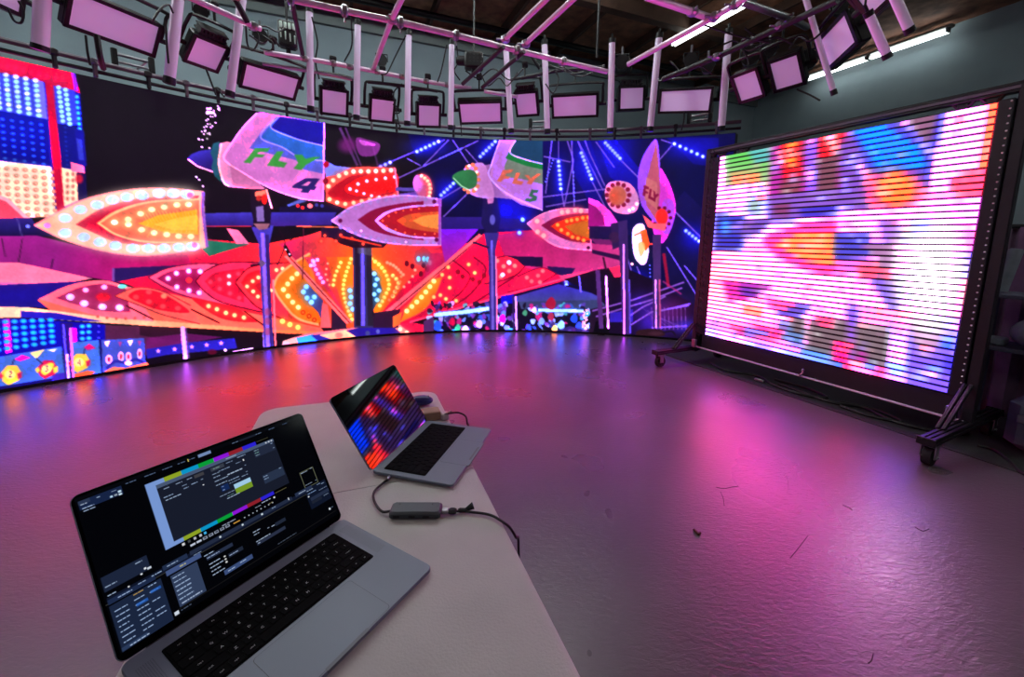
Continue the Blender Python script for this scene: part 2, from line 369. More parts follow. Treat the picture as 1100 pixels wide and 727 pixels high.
    P([(324.5, 312.7), (331, 305.5), (347, 323), (347, 348), (342, 336), (333, 326)], (70, 64, 150))
    c.bulbs([(319, 294), (313.6, 299), (309, 305), (304.5, 311), (309.5, 318), (314.5, 324.5), (320.4, 330)], 2.6, (255, 244, 170), (255, 180, 60))
    for x, y in ((325.5, 335.5), (332, 339.5), (337.6, 343.6), (345, 348)): E(x, y, 2.5, 2.5, (190, 40, 10)); E(x, y, 1.5, 1.5, (250, 110, 40))
    c.bulbs([(329, 308), (326, 313.5), (330, 320), (337.6, 319), (334.5, 324.5)], 2.6, (160, 232, 250), (70, 150, 220))
    P([(346, 325), (352, 327), (356, 352), (344, 352)], (240, 96, 110)); P([(356, 331), (372, 346), (372, 354), (356, 354)], (52, 26, 66))
    # red rows beside the column
    for k, cc in enumerate(((238, 40, 96), (248, 60, 60), (252, 98, 34), (253, 130, 20))):
        P([(326+k*12, 276), (384, 276), (384, 345), (374, 345)], cc, .8)
    c.along([(336, 280), (340, 291), (347, 303)], 6, 2.1, (250, 170, 230), (250, 60, 140)); c.along([(352, 283), (350, 295), (354, 306)], 5, 1.3, (255, 170, 150), None)
    c.along([(366, 282), (360, 296), (358, 306)], 6, 1.9, (255, 236, 130), (255, 140, 40)); c.along([(377, 278), (370, 300), (369, 315), (373, 330), (378, 343)], 15, 2.0, (255, 232, 120), (255, 140, 30))
    c.bulbs([(376, 312), (377, 319), (376, 326), (379, 332)], 2.3, (150, 232, 250), (60, 140, 220)); c.bulbs([(337, 281), (341, 279), (334, 285)], 2, (225, 190, 255), None)
    P([(305, 275), (312, 274), (379, 346), (372, 348)], (242, 112, 118)); Lh([(309, 274), (376, 347)], 1, (120, 20, 40))
    Lh([(306, 264), (312, 276)], 3.5, (18, 10, 22)); c.bulbs([(307, 268), (311, 273)], 1, (220, 220, 230))
    # lower petal row, left
    P([(-130, 312), (90, 302), (140, 310), (150, 333), (-130, 326)], (30, 16, 160)); P([(100, 303), (170, 312), (250, 332), (345, 352), (350, 359), (290, 358), (190, 351), (100, 345), (60, 338), (40, 322)], (250, 106, 92))
    P([(-130, 326), (30, 330), (100, 339), (190, 346), (290, 354), (350, 356), (350, 360), (190, 352), (100, 346), (22, 341), (-130, 343)], (252, 200, 172), grad=((60, 340), (300, 355), (250, 130, 80)))
    P([(22, 334), (60, 336), (110, 345), (90, 345), (22, 341)], (38, 22, 214))
    petal((41.5, 321), [(75, 306), (110, 301), (142, 309)], [(75, 331), (110, 340), (165, 345)], (246, 110, 140), None)
    petal((60, 320), [(85, 309), (112, 305), (135, 310)], [(85, 328), (110, 334), (140, 335)], (176, 30, 96), None)
    E(111, 319, 8, 5, (250, 20, 50), .9, .5)
    c.bulbs([(75.5, 319), (90.5, 325.8), (110, 329.5), (128.5, 330.4)], 4.2, (222, 200, 246), (230, 90, 150), 3.4); c.bulbs([(92, 311.5), (112, 308.3)], 3, (240, 180, 230), (235, 60, 130), 2.5)
    E(131.5, 307.6, 5, 2.4, (110, 225, 205)); 
    petal((123, 318), [(145, 309), (172, 312), (205, 328)], [(150, 328), (175, 338), (215, 348)], (250, 100, 96), (170, 40, 60))
    P(catmull([(138, 318), (150, 311), (172, 314), (196, 328), (202, 336), (172, 333), (152, 326)], 6, True), (246, 22, 54))
    for x, y in ((146, 319), (160, 313.5), (160, 324), (176, 318), (175, 329), (191, 331)): E(x, y, 3.2, 2.6, (255, 80, 90) if x != 176 else (250, 160, 120), .8, .5)
    P(catmull([(206, 320), (228, 324), (252, 330), (268, 340), (276, 346), (246, 344), (226, 336)], 6, True), (248, 24, 50)); c.bulbs([(224, 328.7), (233, 332), (242.7, 336), (252, 338.5), (262, 341)], 2.4, (255, 206, 150), (255, 90, 60))
    Lh([(135, 328), (165, 343)], 1.5, (80, 10, 30)); Lh([(205, 332), (236, 347)], 1.5, (80, 10, 30)); Lh([(262, 334), (284, 350)], 1.5, (110, 10, 20)); c.bulbs([(303.5, 345), (311.5, 348.5), (320, 351.5)], 2.8, (255, 226, 120), (255, 140, 40))
    c.along([(105, 340), (122, 342), (140, 342), (155, 341)], 6, 1.6, (225, 90, 90))
    # booth under the left canopy
    P([(-130, 343), (22, 342), (100, 347), (115, 349), (115, 372), (-130, 400)], (16, 10, 205)); P([(-130, 372), (0, 372), (-130, 395)], (16, 10, 205))
    P([(3, 343), (10, 342), (13, 378), (6, 380)], (240, 16, 226))
    for i in range(-9, 5):
        for k in range(5):
            if -1 < 15+i*9.7-8 < 5: continue
            E(15.5+i*9.7+k*.5, 345.2+k*6.9-i*.4-(k*i*.25), 3.2, 2.2, (36, 190, 252), 1, .6)
    P([(65, 346), (78, 347), (80, 410), (70, 412)], (40, 20, 150)); Lh([(68, 348), (73, 408)], 2, (120, 90, 235)); Lh([(72, 380), (74, 408)], 2.5, (225, 200, 245)); P([(75, 352), (82, 352), (83, 367), (76, 368)], (238, 14, 228))
    for i in range(2):
        for k in range(3): E(88.5+i*7, 350.5+k*6.6-i*.5, 2.6, 2, (50, 200, 252), 1, .6)
    for k in range(3): E(106, 350+k*6.4, 1.2, 1, (110, 90, 235), .9)
    P([(113, 349), (200, 352), (300, 360), (300, 372), (200, 385), (113, 378)], (96, 34, 82)); P([(150, 350), (200, 352), (200, 368), (150, 360)], (60, 20, 50)); P([(200, 352), (306, 358), (306, 374), (252, 380), (200, 374)], (28, 10, 30)); P([(157, 363), (200, 358), (240, 362), (157, 376)], (120, 22, 110), .8)
    P([(157, 375), (200, 368), (252, 363), (255, 375), (200, 382), (158, 386)], (40, 30, 190))
    for x, y in ((170, 377), (187.5, 375), (206, 372.5), (222, 370.5), (237.5, 368.5)):
        pts = []
        for k in range(10):
            a = -PI/2+k*PI/5; r = 3.4 if k % 2 == 0 else 1.4; pts.append((x+r*math.cos(a), y+r*math.sin(a)))
        P(pts, (190, 130, 225))
    P([(155, 386), (180, 381), (255, 374), (306, 370), (306, 382), (155, 398)], (20, 8, 26)); c.bulbs([(242, 376)], 1.5, (250, 240, 245), None); Lh([(250, 378), (272, 374)], 1.6, (225, 190, 230)); E(228, 378, 5, 3, (110, 10, 40), .8)
    Lh([(196, 351), (199.5, 386)], 4.5, (222, 160, 235)); Lh([(199.5, 352), (203, 386)], 1.5, (110, 60, 160))
    Lh([(283, 357), (284, 376)], 2, (190, 120, 210))
    # front panels with numbered badges
    P([(-130, 405), (0, 383), (66, 372), (70, 404), (0, 416), (-130, 438)], (70, 112, 226)); P([(-130, 438), (0, 415), (70, 404), (70, 411), (0, 424), (-130, 450)], (24, 12, 140)); P([(56, 402), (70, 400), (70, 410), (56, 412)], (70, 40, 220))
    def badge(x, y, s, num, swap=False):
        a, b = ((245, 214, 70), (236, 30, 92)) if not swap else ((236, 24, 92), (245, 214, 70))
        P([(x-9*s, y-1*s), (x-3*s, y-8*s), (x+7*s, y-8*s), (x+11*s, y-1*s), (x+9*s, y+7*s), (x-2*s, y+12*s), (x-8*s, y+8*s)], a)
        P([(x-9*s, y-1*s), (x-12*s, y+2*s), (x-10*s, y+6*s), (x-7*s, y+3*s)], b); P([(x+7*s, y), (x+12*s, y-2*s), (x+12*s, y+4*s), (x+8*s, y+6*s)], b)
        if swap: B([(x-6*s, y+3*s), (x+2*s, y-5*s), (x+8*s, y-4*s), (x+5*s, y+3*s), (x-2*s, y+8*s)], b)
        E(x, y+1*s, 5*s, 4.5*s, (250, 238, 150))
        d = (96, 40, 120); u = 1.5*s
        segs = {'2': [(-1, -1.6), (.4, -2.2), (1.2, -1.2), (0, .4), (-1.2, 2), (1.4, 1.6)], '3': [(-1, -2), (1, -2), (0, -.2), (1.2, .9), (.2, 2), (-1.2, 1.6)], '4': [(.8, 2.2), (.4, -2.2), (-1.4, .8), (1.4, .4)]}[num]
        Lh([(x+a_*u, y+1*s+b_*u) for a_, b_ in segs], 1.2*s, d)
    badge(11, 401, 1.05, '2'); badge(50, 395, 1.0, '3', True)
    P([(15, 386), (24, 381), (33, 384), (22, 388)], (236, 20, 200)); Lh([(15, 386), (13, 392)], 1, (40, 20, 80)); P([(32, 379), (48, 375), (39, 385)], (246, 226, 150)); Lh([(39, 385), (46, 391)], 1, (40, 20, 80)); P([(50, 376), (62, 374), (58, 378)], (200, 210, 240))
    P([(75, 368), (106, 365), (109, 402), (79, 407)], (70, 118, 226)); badge(85, 388, 1.0, '4'); P([(90, 373), (96, 369), (103, 374), (94, 376)], (240, 20, 130)); Lh([(91, 374), (90, 381)], 1, (40, 20, 80)); P([(79, 402), (94, 398), (103, 399), (96, 404), (79, 407)], (252, 100, 60)); Lh([(75.5, 352), (79, 408)], 2.5, (236, 120, 220)); Lh([(107, 364), (110, 402)], 2, (22, 12, 130))
    P([(109, 365), (155, 363), (156, 387), (160, 392), (110, 400)], (72, 84, 216))
    for x, y, rx, ry in ((117, 386, 3.5, 5), (130, 383, 3, 5.5), (138, 383, 3, 5), (150, 380, 2.6, 5.5)): E(x, y, rx, ry, (240, 190, 210)); E(x, y, rx*.5, ry*.55, (200, 40, 90))
    for x, y in ((115, 369), (140, 368)): P([(x-3, y-2), (x+3, y-3), (x, y+4)], (250, 240, 200))
    for x, y in ((129, 369), (150, 368)): P([(x-2, y-2), (x+2, y-2), (x, y+4)], (190, 60, 160))
    Lh([(114, 396), (124, 388), (136, 390), (146, 386), (157, 391)], 3, (46, 40, 190), 1, True); P([(112, 399), (122, 394), (135, 395), (158, 389), (160, 392), (112, 400)], (250, 120, 90)); E(138, 390, 4, 2.5, (245, 210, 235))
    # ---- skirt in front of the column
    P([(302, 371), (310, 364), (330, 358), (395, 350), (440, 347), (470, 351), (482, 357), (482, 362), (302, 376)], (246, 120, 150))
    P([(304, 366), (318, 362), (322, 376), (302, 376)], (250, 180, 190)); P([(318, 363), (336, 359), (350, 366), (332, 372), (322, 372)], (56, 190, 250)); P([(334, 360), (344, 359), (362, 367), (346, 370)], (44, 40, 205)); P([(343, 360), (372, 354), (386, 363), (366, 368)], (252, 196, 160)); E(364, 360, 4, 3, (240, 110, 120), .8, .5)
    P([(372, 355), (395, 350), (422, 349), (436, 352), (428, 361), (388, 365)], (42, 24, 170)); E(395, 358, 2.5, 2.8, (70, 70, 150)); E(406, 356, 2, 2.5, (90, 90, 190)); P([(420, 347), (442, 346), (470, 351), (480, 358), (440, 362), (434, 352)], (236, 20, 80)); P([(420, 348), (430, 349), (441, 358), (434, 361)], (250, 150, 150)); c.bulbs([(430, 353.5), (437, 357), (460, 353), (474, 354)], 2.2, (255, 226, 190), (255, 120, 120))
    # ---- canopy, right half
    P([(398, 258), (480, 258), (510, 262), (520, 250), (590, 246), (640, 262), (668, 264), (668, 288), (640, 296), (605, 302), (560, 314), (500, 330), (440, 346), (402, 352)], (240, 16, 64), grad=((400, 300), (560, 300), (236, 14, 84)))
    P([(533, 252), (580, 247), (640, 262), (668, 264), (668, 286), (620, 298), (582, 292), (545, 282)], (205, 26, 112), grad=((540, 260), (668, 280), (196, 50, 130)))
    P([(398, 262), (470, 262), (478, 275), (440, 300), (402, 345)], (252, 92, 30), grad=((400, 300), (478, 290), (240, 36, 80)))
    P([(398, 275), (412, 285), (420, 300), (415, 322), (402, 345)], (253, 130, 20)); P([(400, 290), (406, 297), (410, 310), (405, 325), (400, 335)], (40, 60, 110))
    c.along([(399, 278), (408, 285), (415, 295), (418, 307), (414, 317), (408, 328)], 13, 2.1, (255, 234, 120), (255, 150, 40)); c.bulbs([(402, 294), (405, 300), (403, 306), (407, 312), (402, 316), (405, 322)], 2.3, (160, 236, 245), (60, 140, 190))
    c.along([(416, 282), (424, 286), (433, 295)], 7, 1.8, (255, 150, 120), None); c.along([(422, 296), (428, 304), (422, 318)], 6, 2.2, (255, 220, 130), (255, 100, 40)); c.along([(431, 297), (428, 308), (418, 322)], 6, 1.5, (255, 130, 90)); c.along([(446, 290), (441, 301), (434, 308)], 4, 1.5, (255, 160, 140))
    for x, y in ((437, 283), (443, 286), (455, 285), (459, 289), (452, 294)): E(x, y, 2.3, 3, (120, 10, 40))
    c.bulbs([(449.5, 278), (455.5, 278), (459.5, 278.5), (461.5, 282)], 2, (140, 232, 235), (60, 120, 190), 3)
    P([(462, 272), (500, 270), (475, 290), (455, 300)], (214, 30, 100), .7)
    P([(399, 346), (515, 251), (519, 254), (405, 351)], (236, 96, 120)); Lh([(402, 350), (518, 254)], 1, (110, 10, 50))
    P([(401, 336), (430, 332), (428, 352), (401, 352)], (54, 22, 60)); P([(422, 340), (432, 335), (430, 348), (422, 352)], (250, 104, 50))
    petal((475, 297), [(462, 303), (448, 316), (434, 336)], [(468, 315), (455, 333), (430, 346)], (252, 120, 30), (248, 90, 60)); c.along([(466, 302), (457, 314), (447, 325), (437, 334)], 7, 2.5, (255, 240, 160), (255, 170, 50))
    for pts in ([(487, 280), (500, 290), (505, 298), (495, 314), (470, 335)], [(508, 275), (522, 290), (505, 316), (480, 332)], [(545, 285), (560, 290), (530, 312), (505, 328)]): Lh(pts, 1.2, (120, 0, 34), .8, True)
    c.bulbs([(475, 295), (483, 298), (481.5, 287), (483, 309), (473, 317), (510, 293), (503.5, 284), (490, 323), (479, 321), (466, 319)], 2.0, (255, 196, 120), (255, 70, 60))
    for x, y in ((492, 292), (497, 297), (508, 300), (520, 296), (515, 303)): E(x, y, 2.4, 2.6, (165, 10, 40), .9)
    petal((566, 283), [(556, 278), (545, 275), (533, 277)], [(556, 294), (540, 301), (520, 305)], (238, 28, 74), (130, 0, 50)); c.bulbs([(546.5, 281.5), (553, 285.5), (547, 291), (541, 286), (538, 297), (534, 280)], 2.3, (255, 130, 130), (250, 40, 90)); c.bulbs([(547, 282), (540, 295)], 2.3, (255, 225, 220), None)
    P([(545, 275), (583, 276), (583, 287), (562, 285), (556, 279)], (30, 14, 74)); P([(588, 286), (618, 288), (612, 298), (590, 292)], (34, 20, 100))
    petal((598, 294), [(585, 288), (572, 290), (556, 297)], [(585, 302), (570, 308), (545, 314)], (238, 26, 82), (150, 0, 60)); c.bulbs([(578, 296), (571, 302), (583, 291), (566, 298), (580, 303)], 2.2, (255, 110, 130), (250, 40, 90))
    Lh([(440, 346), (500, 329), (560, 312), (606, 299)], 2.2, (240, 60, 120)); P([(600, 296), (640, 290), (605, 302)], (214, 60, 130))
    # prize stall under the right canopy
    P([(455, 345), (500, 331), (560, 315), (612, 306), (652, 322), (652, 362), (455, 362)], (20, 10, 46)); P([(548, 320), (600, 305), (640, 316), (652, 330), (560, 326)], (56, 44, 200), grad=((600, 306), (600, 328), (74, 76, 140))); P([(538, 318), (552, 316), (552, 326), (538, 326)], (14, 10, 230)); P([(557, 324), (645, 322), (652, 332), (560, 332)], (60, 66, 120))
    for i in range(230):
        x = prs.uniform(462, 634); y = prs.uniform(326, 357)
        if 552 < x < 562: continue
        cc = prs.choice([(60, 90, 230), (120, 150, 240), (200, 170, 240), (140, 60, 220), (230, 30, 140), (20, 20, 60), (24, 12, 46), (90, 60, 190), (70, 190, 220), (180, 200, 250), (60, 30, 120), (16, 10, 40)])
        B([(x-prs.uniform(1, 4), y-prs.uniform(0, 3)), (x+prs.uniform(0, 3), y-prs.uniform(1, 4)), (x+prs.uniform(1, 3), y+prs.uniform(0, 4)), (x-prs.uniform(0, 3), y+prs.uniform(1, 4))], cc, .85, n=4)
    for p, w in (([(468, 338), (500, 335), (534, 330)], 4), ([(578, 333), (627, 334)], 3.2)): Lh(p, w+3, (70, 110, 235), .5); Lh(p, w, (176, 226, 255))
    for x, y, r, cc in ((486, 345.5, 4, (232, 10, 80)), (492, 352, 3.5, (60, 210, 170)), (592, 326, 6, (190, 20, 60)), (592, 340, 4, (200, 40, 90)), (603, 349, 4.5, (150, 200, 235)), (617, 342, 4.5, (40, 80, 235)), (622, 350, 4, (60, 90, 240)), (596, 353, 3.5, (225, 225, 130)), (582, 345, 3.5, (130, 170, 220)), (540, 342, 4, (230, 10, 220)), (500, 354, 4, (235, 220, 230)), (470, 350, 5, (40, 90, 235)), (515, 348, 4, (190, 170, 230)), (564, 336, 3, (70, 150, 120)), (574, 333, 3, (210, 190, 240))): B([(x-r, y), (x, y-r*1.2), (x+r*.8, y-r*.3), (x+r*.5, y+r), (x-r*.5, y+r*.9)], cc, .95, n=5)
    for k in range(26): E(628+prs.uniform(-2, 3), 333+k*.95, .9, .9, (245, 190, 200))
    P([(455, 345), (466, 340), (466, 360), (455, 360)], (90, 40, 110)); P([(598, 355), (612, 350), (640, 357), (598, 360)], (64, 40, 150), .8); P([(635, 332), (652, 328), (660, 360), (632, 360)], (40, 18, 50)); P([(640, 345), (662, 340), (690, 352), (690, 362), (636, 362)], (12, 8, 22))
    # machinery and rails, lower right
    P([(606, 300), (640, 290), (668, 286), (700, 300), (750, 330), (760, 372), (655, 364), (650, 322)], (26, 10, 44)); P([(655, 336), (680, 332), (680, 346), (655, 346)], (50, 30, 190)); c.glow(700, 345, 16, 16, (60, 30, 220), .8); c.glow(735, 350, 14, 8, (50, 40, 210), .8); c.glow(718, 335, 22, 16, (150, 40, 150), .5); c.glow(690, 325, 20, 12, (60, 30, 190), .5)
    for p in ([(636, 334), (680, 322), (735, 303)], [(640, 340), (700, 322), (733, 309)], [(668, 345), (690, 330), (715, 318)], [(676, 350), (700, 335), (740, 328)], [(705, 335), (742, 326)], [(700, 352), (738, 350)]): Lh(p, 1.8, (140, 80, 205), .85)
    for k in range(9): Lh([(700+k*4.5, 330), (700+k*4.5+1, 354)], .7, (150, 80, 200), .7)
    for k in range(5): Lh([(690+k*5, 330+k*3), (712+k*6, 352)], .6, (120, 70, 200), .7)
    Lh([(713, 272), (718, 308)], 3.5, (150, 16, 60)); Lh([(712, 302), (732, 316)], 2, (170, 40, 120), .7)
    B([(685, 355), (700, 353), (712, 355), (712, 361), (686, 361)], (52, 24, 36)); Lh([(712, 357), (722, 356), (726, 361)], 1.6, (30, 18, 40), 1, True); Lh([(686, 362.5), (706, 363)], 1.4, (180, 130, 190)); E(704, 358, 8, 2, (70, 34, 50), .8); P([(670, 362), (780, 366), (780, 376), (670, 366)], (18, 8, 30))
    # ---- centre column
    P([(379, 262), (399, 262), (401, 352), (380, 352)], (58, 48, 110)); P([(381, 264), (386, 264), (387, 350), (382, 350)], (34, 24, 60)); P([(388, 264), (391, 264), (392, 350), (388, 350)], (112, 84, 226)); P([(393, 264), (399, 264), (401, 350), (395, 350)], (46, 34, 60)); P([(384, 262), (400, 262), (400, 275), (384, 272)], (110, 100, 120), .5)
    P([(345, 248), (362, 244), (420, 258), (412, 266), (379, 266), (366, 262)], (44, 14, 40)); P([(345, 243), (362, 243), (410, 257), (345, 255)], (40, 16, 60)); c.bulbs([(349, 253), (366, 252.5), (345, 259), (361, 259), (378, 256), (390, 262)], 1.6, (250, 90, 70), (200, 40, 40)); Lh([(366, 254), (410, 264)], 2, (240, 60, 40))
    Lh([(308, 244), (312, 258), (316, 250), (314, 236)], .8, (20, 10, 30), 1, True); Lh([(326, 245), (325, 300)], .8, (110, 20, 60)); Lh([(300, 246), (306, 262), (298, 285)], 1, (40, 10, 40), 1, True)
    # ---- rides: horizontal blue beams, posts
    P([(219, 229), (272, 228), (272, 243), (219, 244)], (60, 48, 174), grad=((240, 229), (240, 244), (44, 24, 120))); Lh([(219, 243), (270, 243)], 1.5, (235, 40, 60)); P([(290, 228), (362, 227), (356, 242), (290, 243)], (56, 44, 170), grad=((320, 228), (320, 243), (60, 30, 130))); Lh([(318, 243), (365, 244)], 1.2, (250, 110, 70)); P([(300, 222), (372, 219), (364, 228), (300, 228)], (24, 14, 60)); P([(308, 220), (322, 214), (330, 216), (310, 222)], (84, 92, 190)); c.bulbs([(320, 221), (325, 223)], 2, (230, 40, 50), None); E(333, 221, 3, 2.6, (240, 120, 140)); c.bulbs([(340, 220), (346, 221)], 2, (60, 60, 170), None)
    P([(276, 242), (294, 242), (288, 268), (294, 374), (284, 375), (278, 262)], (66, 54, 184)); P([(280, 250), (284, 250), (290, 374), (286, 374)], (150, 96, 220)); P([(285, 252), (289, 252), (292.5, 374), (290.5, 374)], (52, 34, 130)); P([(292.5, 300), (294.5, 300), (297, 373), (295, 373)], (240, 120, 150)); P([(270, 244), (277, 243), (278, 262)], (70, 50, 180))
    for y in (335, 345, 356): E(287.5, y, 3, 4, (190, 60, 110), .6, .6)
    P([(269, 204), (288, 202), (292, 222), (290, 244), (283, 247), (274, 244), (269, 222)], (32, 16, 44)); P([(274, 206), (285, 204), (286, 210), (274, 211)], (245, 120, 100)); E(284, 214, 3, 5.5, (255, 30, 30)); E(278, 213, 3, 3, (200, 40, 40)); P([(275, 222), (283, 221), (284, 238), (276, 238)], (120, 90, 160)); P([(272, 240), (290, 240), (287, 246), (278, 247)], (150, 90, 110)); Lh([(286, 203), (292, 224)], 2, (240, 170, 180)); E(281, 283, 3.5, 3.5, (110, 80, 130)); Lh([(269, 285), (279, 284)], 2, (60, 10, 40))
    # right joint and beam
    P([(472, 233), (520, 233), (520, 246), (472, 246)], (44, 24, 128)); P([(474, 246), (514, 246), (500, 262), (478, 282), (474, 262)], (130, 22, 226), grad=((480, 248), (484, 282), (190, 30, 170)))
    P([(536, 234), (580, 236), (580, 246), (536, 246)], (40, 22, 120)); P([(519, 214), (534, 213), (538, 235), (534, 252), (524, 254), (517, 240)], (30, 20, 90)); E(529, 236, 3, 5.5, (90, 80, 170)); P([(523, 212), (531, 211), (530, 218), (524, 219)], (200, 110, 170)); P([(520, 250), (536, 250), (532, 270), (534, 356), (526, 356), (525, 275)], (56, 40, 140)); P([(527, 258), (529.5, 258), (531, 355), (528, 355)], (106, 84, 200)); P([(532, 275), (533.5, 275), (535, 355), (533.4, 355)], (220, 120, 190)); Lh([(508, 260), (525, 266)], 2, (30, 16, 70)); c.glow(545, 222, 12, 20, (24, 18, 240), .7); c.bulbs([(561.5, 236), (558, 250)], 2.2, (150, 190, 255), (40, 40, 255))
    Lh([(554, 318), (555, 356)], 2.2, (200, 150, 225)); Lh([(551, 318), (552, 356)], 1.6, (60, 30, 110)); Lh([(642, 290), (646, 353)], 5, (84, 40, 120)); Lh([(651, 296), (653.5, 353)], 2.4, (226, 150, 225)); Lh([(648, 276), (651, 290)], 2, (60, 20, 60)); Lh([(622, 296), (624, 314)], 2, (120, 90, 200))
    # ---- aeroplane 4
    P([(201, 170.5), (206, 165.5), (214, 162), (229, 160), (233, 172), (231, 184), (222, 181), (207, 175)], (58, 46, 190), grad=((214, 160), (218, 184), (40, 20, 120))); Lh([(202, 171), (212, 178.5), (230, 185)], 1.8, (250, 150, 190)); P([(229, 154), (236, 152), (236, 192), (231, 190), (227, 180), (229, 172), (226, 164)], (30, 92, 124)); P([(231, 188), (236, 188), (240, 197), (234, 193)], (20, 90, 100))
    P([(236, 154), (244, 152), (252, 154), (262, 180), (285, 203), (270, 203), (246, 201), (238, 194), (234, 176)], (224, 134, 194)); Lh([(238, 154), (235, 175), (240, 195), (246, 200)], 2, (250, 190, 196), 1, True); P([(246, 172), (262, 186), (286, 202), (268, 202), (250, 199)], (200, 100, 160), .7)
    P([(276, 121), (292, 119), (349, 131), (348, 216), (322, 213), (290, 202), (262, 186), (241, 171), (247, 157), (260, 138)], (216, 116, 206))
    P([(297, 125), (349, 132), (349, 187), (326, 182), (318, 172), (290, 165), (268, 159), (280, 143)], (92, 96, 226)); P([(299, 125), (349, 132), (349, 172), (327, 170), (303, 158), (280, 147.5)], (46, 104, 216)); P([(300, 125), (349, 132), (349, 157), (320, 149), (291, 137.5)], (26, 20, 172))
    for p in ([(300, 125), (291, 137), (318, 149), (349, 157)], [(294, 128), (280, 147.5), (303, 158), (317, 167)], [(336, 172), (349, 172.5)]): Lh(p, 1.2, (196, 150, 245), 1, True)
    gr = (62, 172, 66)
    def tl(pts, col): c.poly([(190+x/5.5, 100+y/5.5) for x, y in pts], col)
    tl([(462, 325), (552, 325), (534, 347), (482, 348), (472, 360), (520, 364), (506, 380), (460, 380), (435, 415), (392, 410), (425, 375)], gr); tl([(592, 344), (630, 345), (600, 400), (652, 412), (632, 440), (533, 428), (560, 385)], gr); tl([(694, 364), (738, 362), (760, 388), (800, 378), (848, 378), (765, 422), (735, 455), (688, 446), (716, 412)], gr)
    tl([(757, 503), (846, 505), (812, 550), (826, 554), (812, 574), (790, 570), (775, 590), (732, 585), (745, 566), (678, 558), (692, 540)], (42, 34, 124)); tl([(775, 522), (795, 523), (770, 548), (735, 546)], (214, 116, 200))
    Lh([(348.3, 131), (347.3, 216)], 1.6, (240, 150, 230)); Lh([(276, 121), (260, 138), (247, 157), (241, 171), (262, 186), (290, 202), (322, 213), (348, 216)], 1.4, (250, 170, 230), 1, True)
    # ---- bulb-lit leaf behind plane 4
    P([(349, 178), (370, 181), (390, 179), (424, 180), (426, 196), (428, 211), (405, 215), (374, 225), (350, 216)], (250, 88, 76), grad=((350, 190), (426, 200), (252, 70, 80))); P([(349, 172), (360, 178), (378, 180), (362, 188), (350, 190)], (124, 130, 232)); B([(352, 208), (364, 196), (385, 186), (424, 184), (425, 206), (400, 212), (370, 217)], (214, 12, 40), n=5); B([(370, 203), (384, 192), (404, 187), (424, 188), (425, 204), (404, 209), (384, 210)], (254, 22, 30), n=5)
    c.along([(353, 200), (362, 190), (378, 184.5), (398, 184), (420, 183)], 10, 2.5, (255, 214, 190), (255, 90, 80)); c.along([(354, 214), (368, 219), (384, 217), (404, 213), (424, 211)], 9, 2.3, (255, 205, 170), (255, 80, 70)); c.along([(376, 203), (388, 196), (403, 193), (424, 190)], 6, 1.8, (255, 220, 220), (255, 60, 60)); c.along([(383, 205), (398, 210), (416, 212.5)], 5, 1.6, (255, 210, 210), (255, 60, 60)); E(350.5, 176.5, 3, 3.4, (210, 10, 40)); E(350, 194.5, 3, 3.4, (170, 10, 40)); Lh([(424, 180), (426, 196), (428, 211)], 2, (250, 110, 170))
    # small disc with bulbs, lavender struts
    P([(425, 201), (452, 202), (452, 206), (425, 205)], (90, 70, 180)); P([(428, 208), (452, 205), (452, 211), (434, 212)], (110, 70, 190)); E(455, 200, 9, 12.5, (225, 90, 150)); E(449, 197, 5.5, 9.5, (220, 110, 220)); c.along([(453, 189), (459, 194), (462, 202), (461, 211)], 7, 2.0, (255, 220, 190), (255, 80, 80))
    # ---- lavender leaf, centre
    petal((356, 237), [(378, 222), (412, 212), (440, 210), (474, 214)], [(378, 250), (405, 259), (440, 263), (474, 263)], (182, 110, 196), (216, 150, 225), 1, 1.6); P([(470, 213), (474.5, 214), (473, 263), (470, 263)], (160, 70, 190))
    petal((384, 236), [(402, 225), (428, 219), (455, 216)], [(402, 248), (430, 255), (455, 258)], (160, 14, 62), None)
    petal((402, 237), [(415, 227), (440, 221), (471, 219)], [(415, 248), (440, 255), (471, 257)], (200, 140, 215), None); petal((406, 237), [(420, 228), (442, 223), (471, 221)], [(420, 246), (442, 253), (471, 255)], (196, 24, 44), None); petal((426, 237), [(440, 230), (471, 227)], [(440, 245), (471, 250)], (222, 84, 46), None); petal((443, 237), [(455, 232), (471, 230)], [(455, 243), (471, 246)], (228, 140, 64), None)
    for P_ in ([(366, 231), (384, 222), (412, 215), (440, 213), (466, 215)], [(366, 244), (388, 252), (412, 258), (440, 260.5), (466, 260)]): c.along(P_, 13, 2.2, (166, 120, 206), None)
    for x, y in ((466.5, 216.5), (469, 257.5), (365.5, 237)): E(x, y, 2.2, 2.2, (110, 10, 70))
    c.along([(411, 237), (425, 228), (450, 224)], 6, 1, (250, 110, 70)); c.along([(415, 243), (440, 251), (467, 251)], 6, 1, (250, 110, 70)); c.bulbs([(436, 260), (388, 248)], 1.2, (255, 200, 240), None)
    # ---- big bulb leaf, left
    petal((37, 242), [(62, 228), (92, 214), (132, 205), (172, 202.5), (219, 206)], [(70, 257.5), (110, 269), (150, 274), (190, 271), (222, 265)], (250, 182, 150), (255, 140, 170), 1, 1.8); P([(218, 206), (217, 225), (222, 265), (200, 268), (200, 205)], (250, 170, 160))
    petal((81, 241), [(109, 224), (144, 214), (178, 211), (214, 210)], [(105, 252), (127, 260.5), (160, 263), (190, 262)], (238, 6, 60), None)
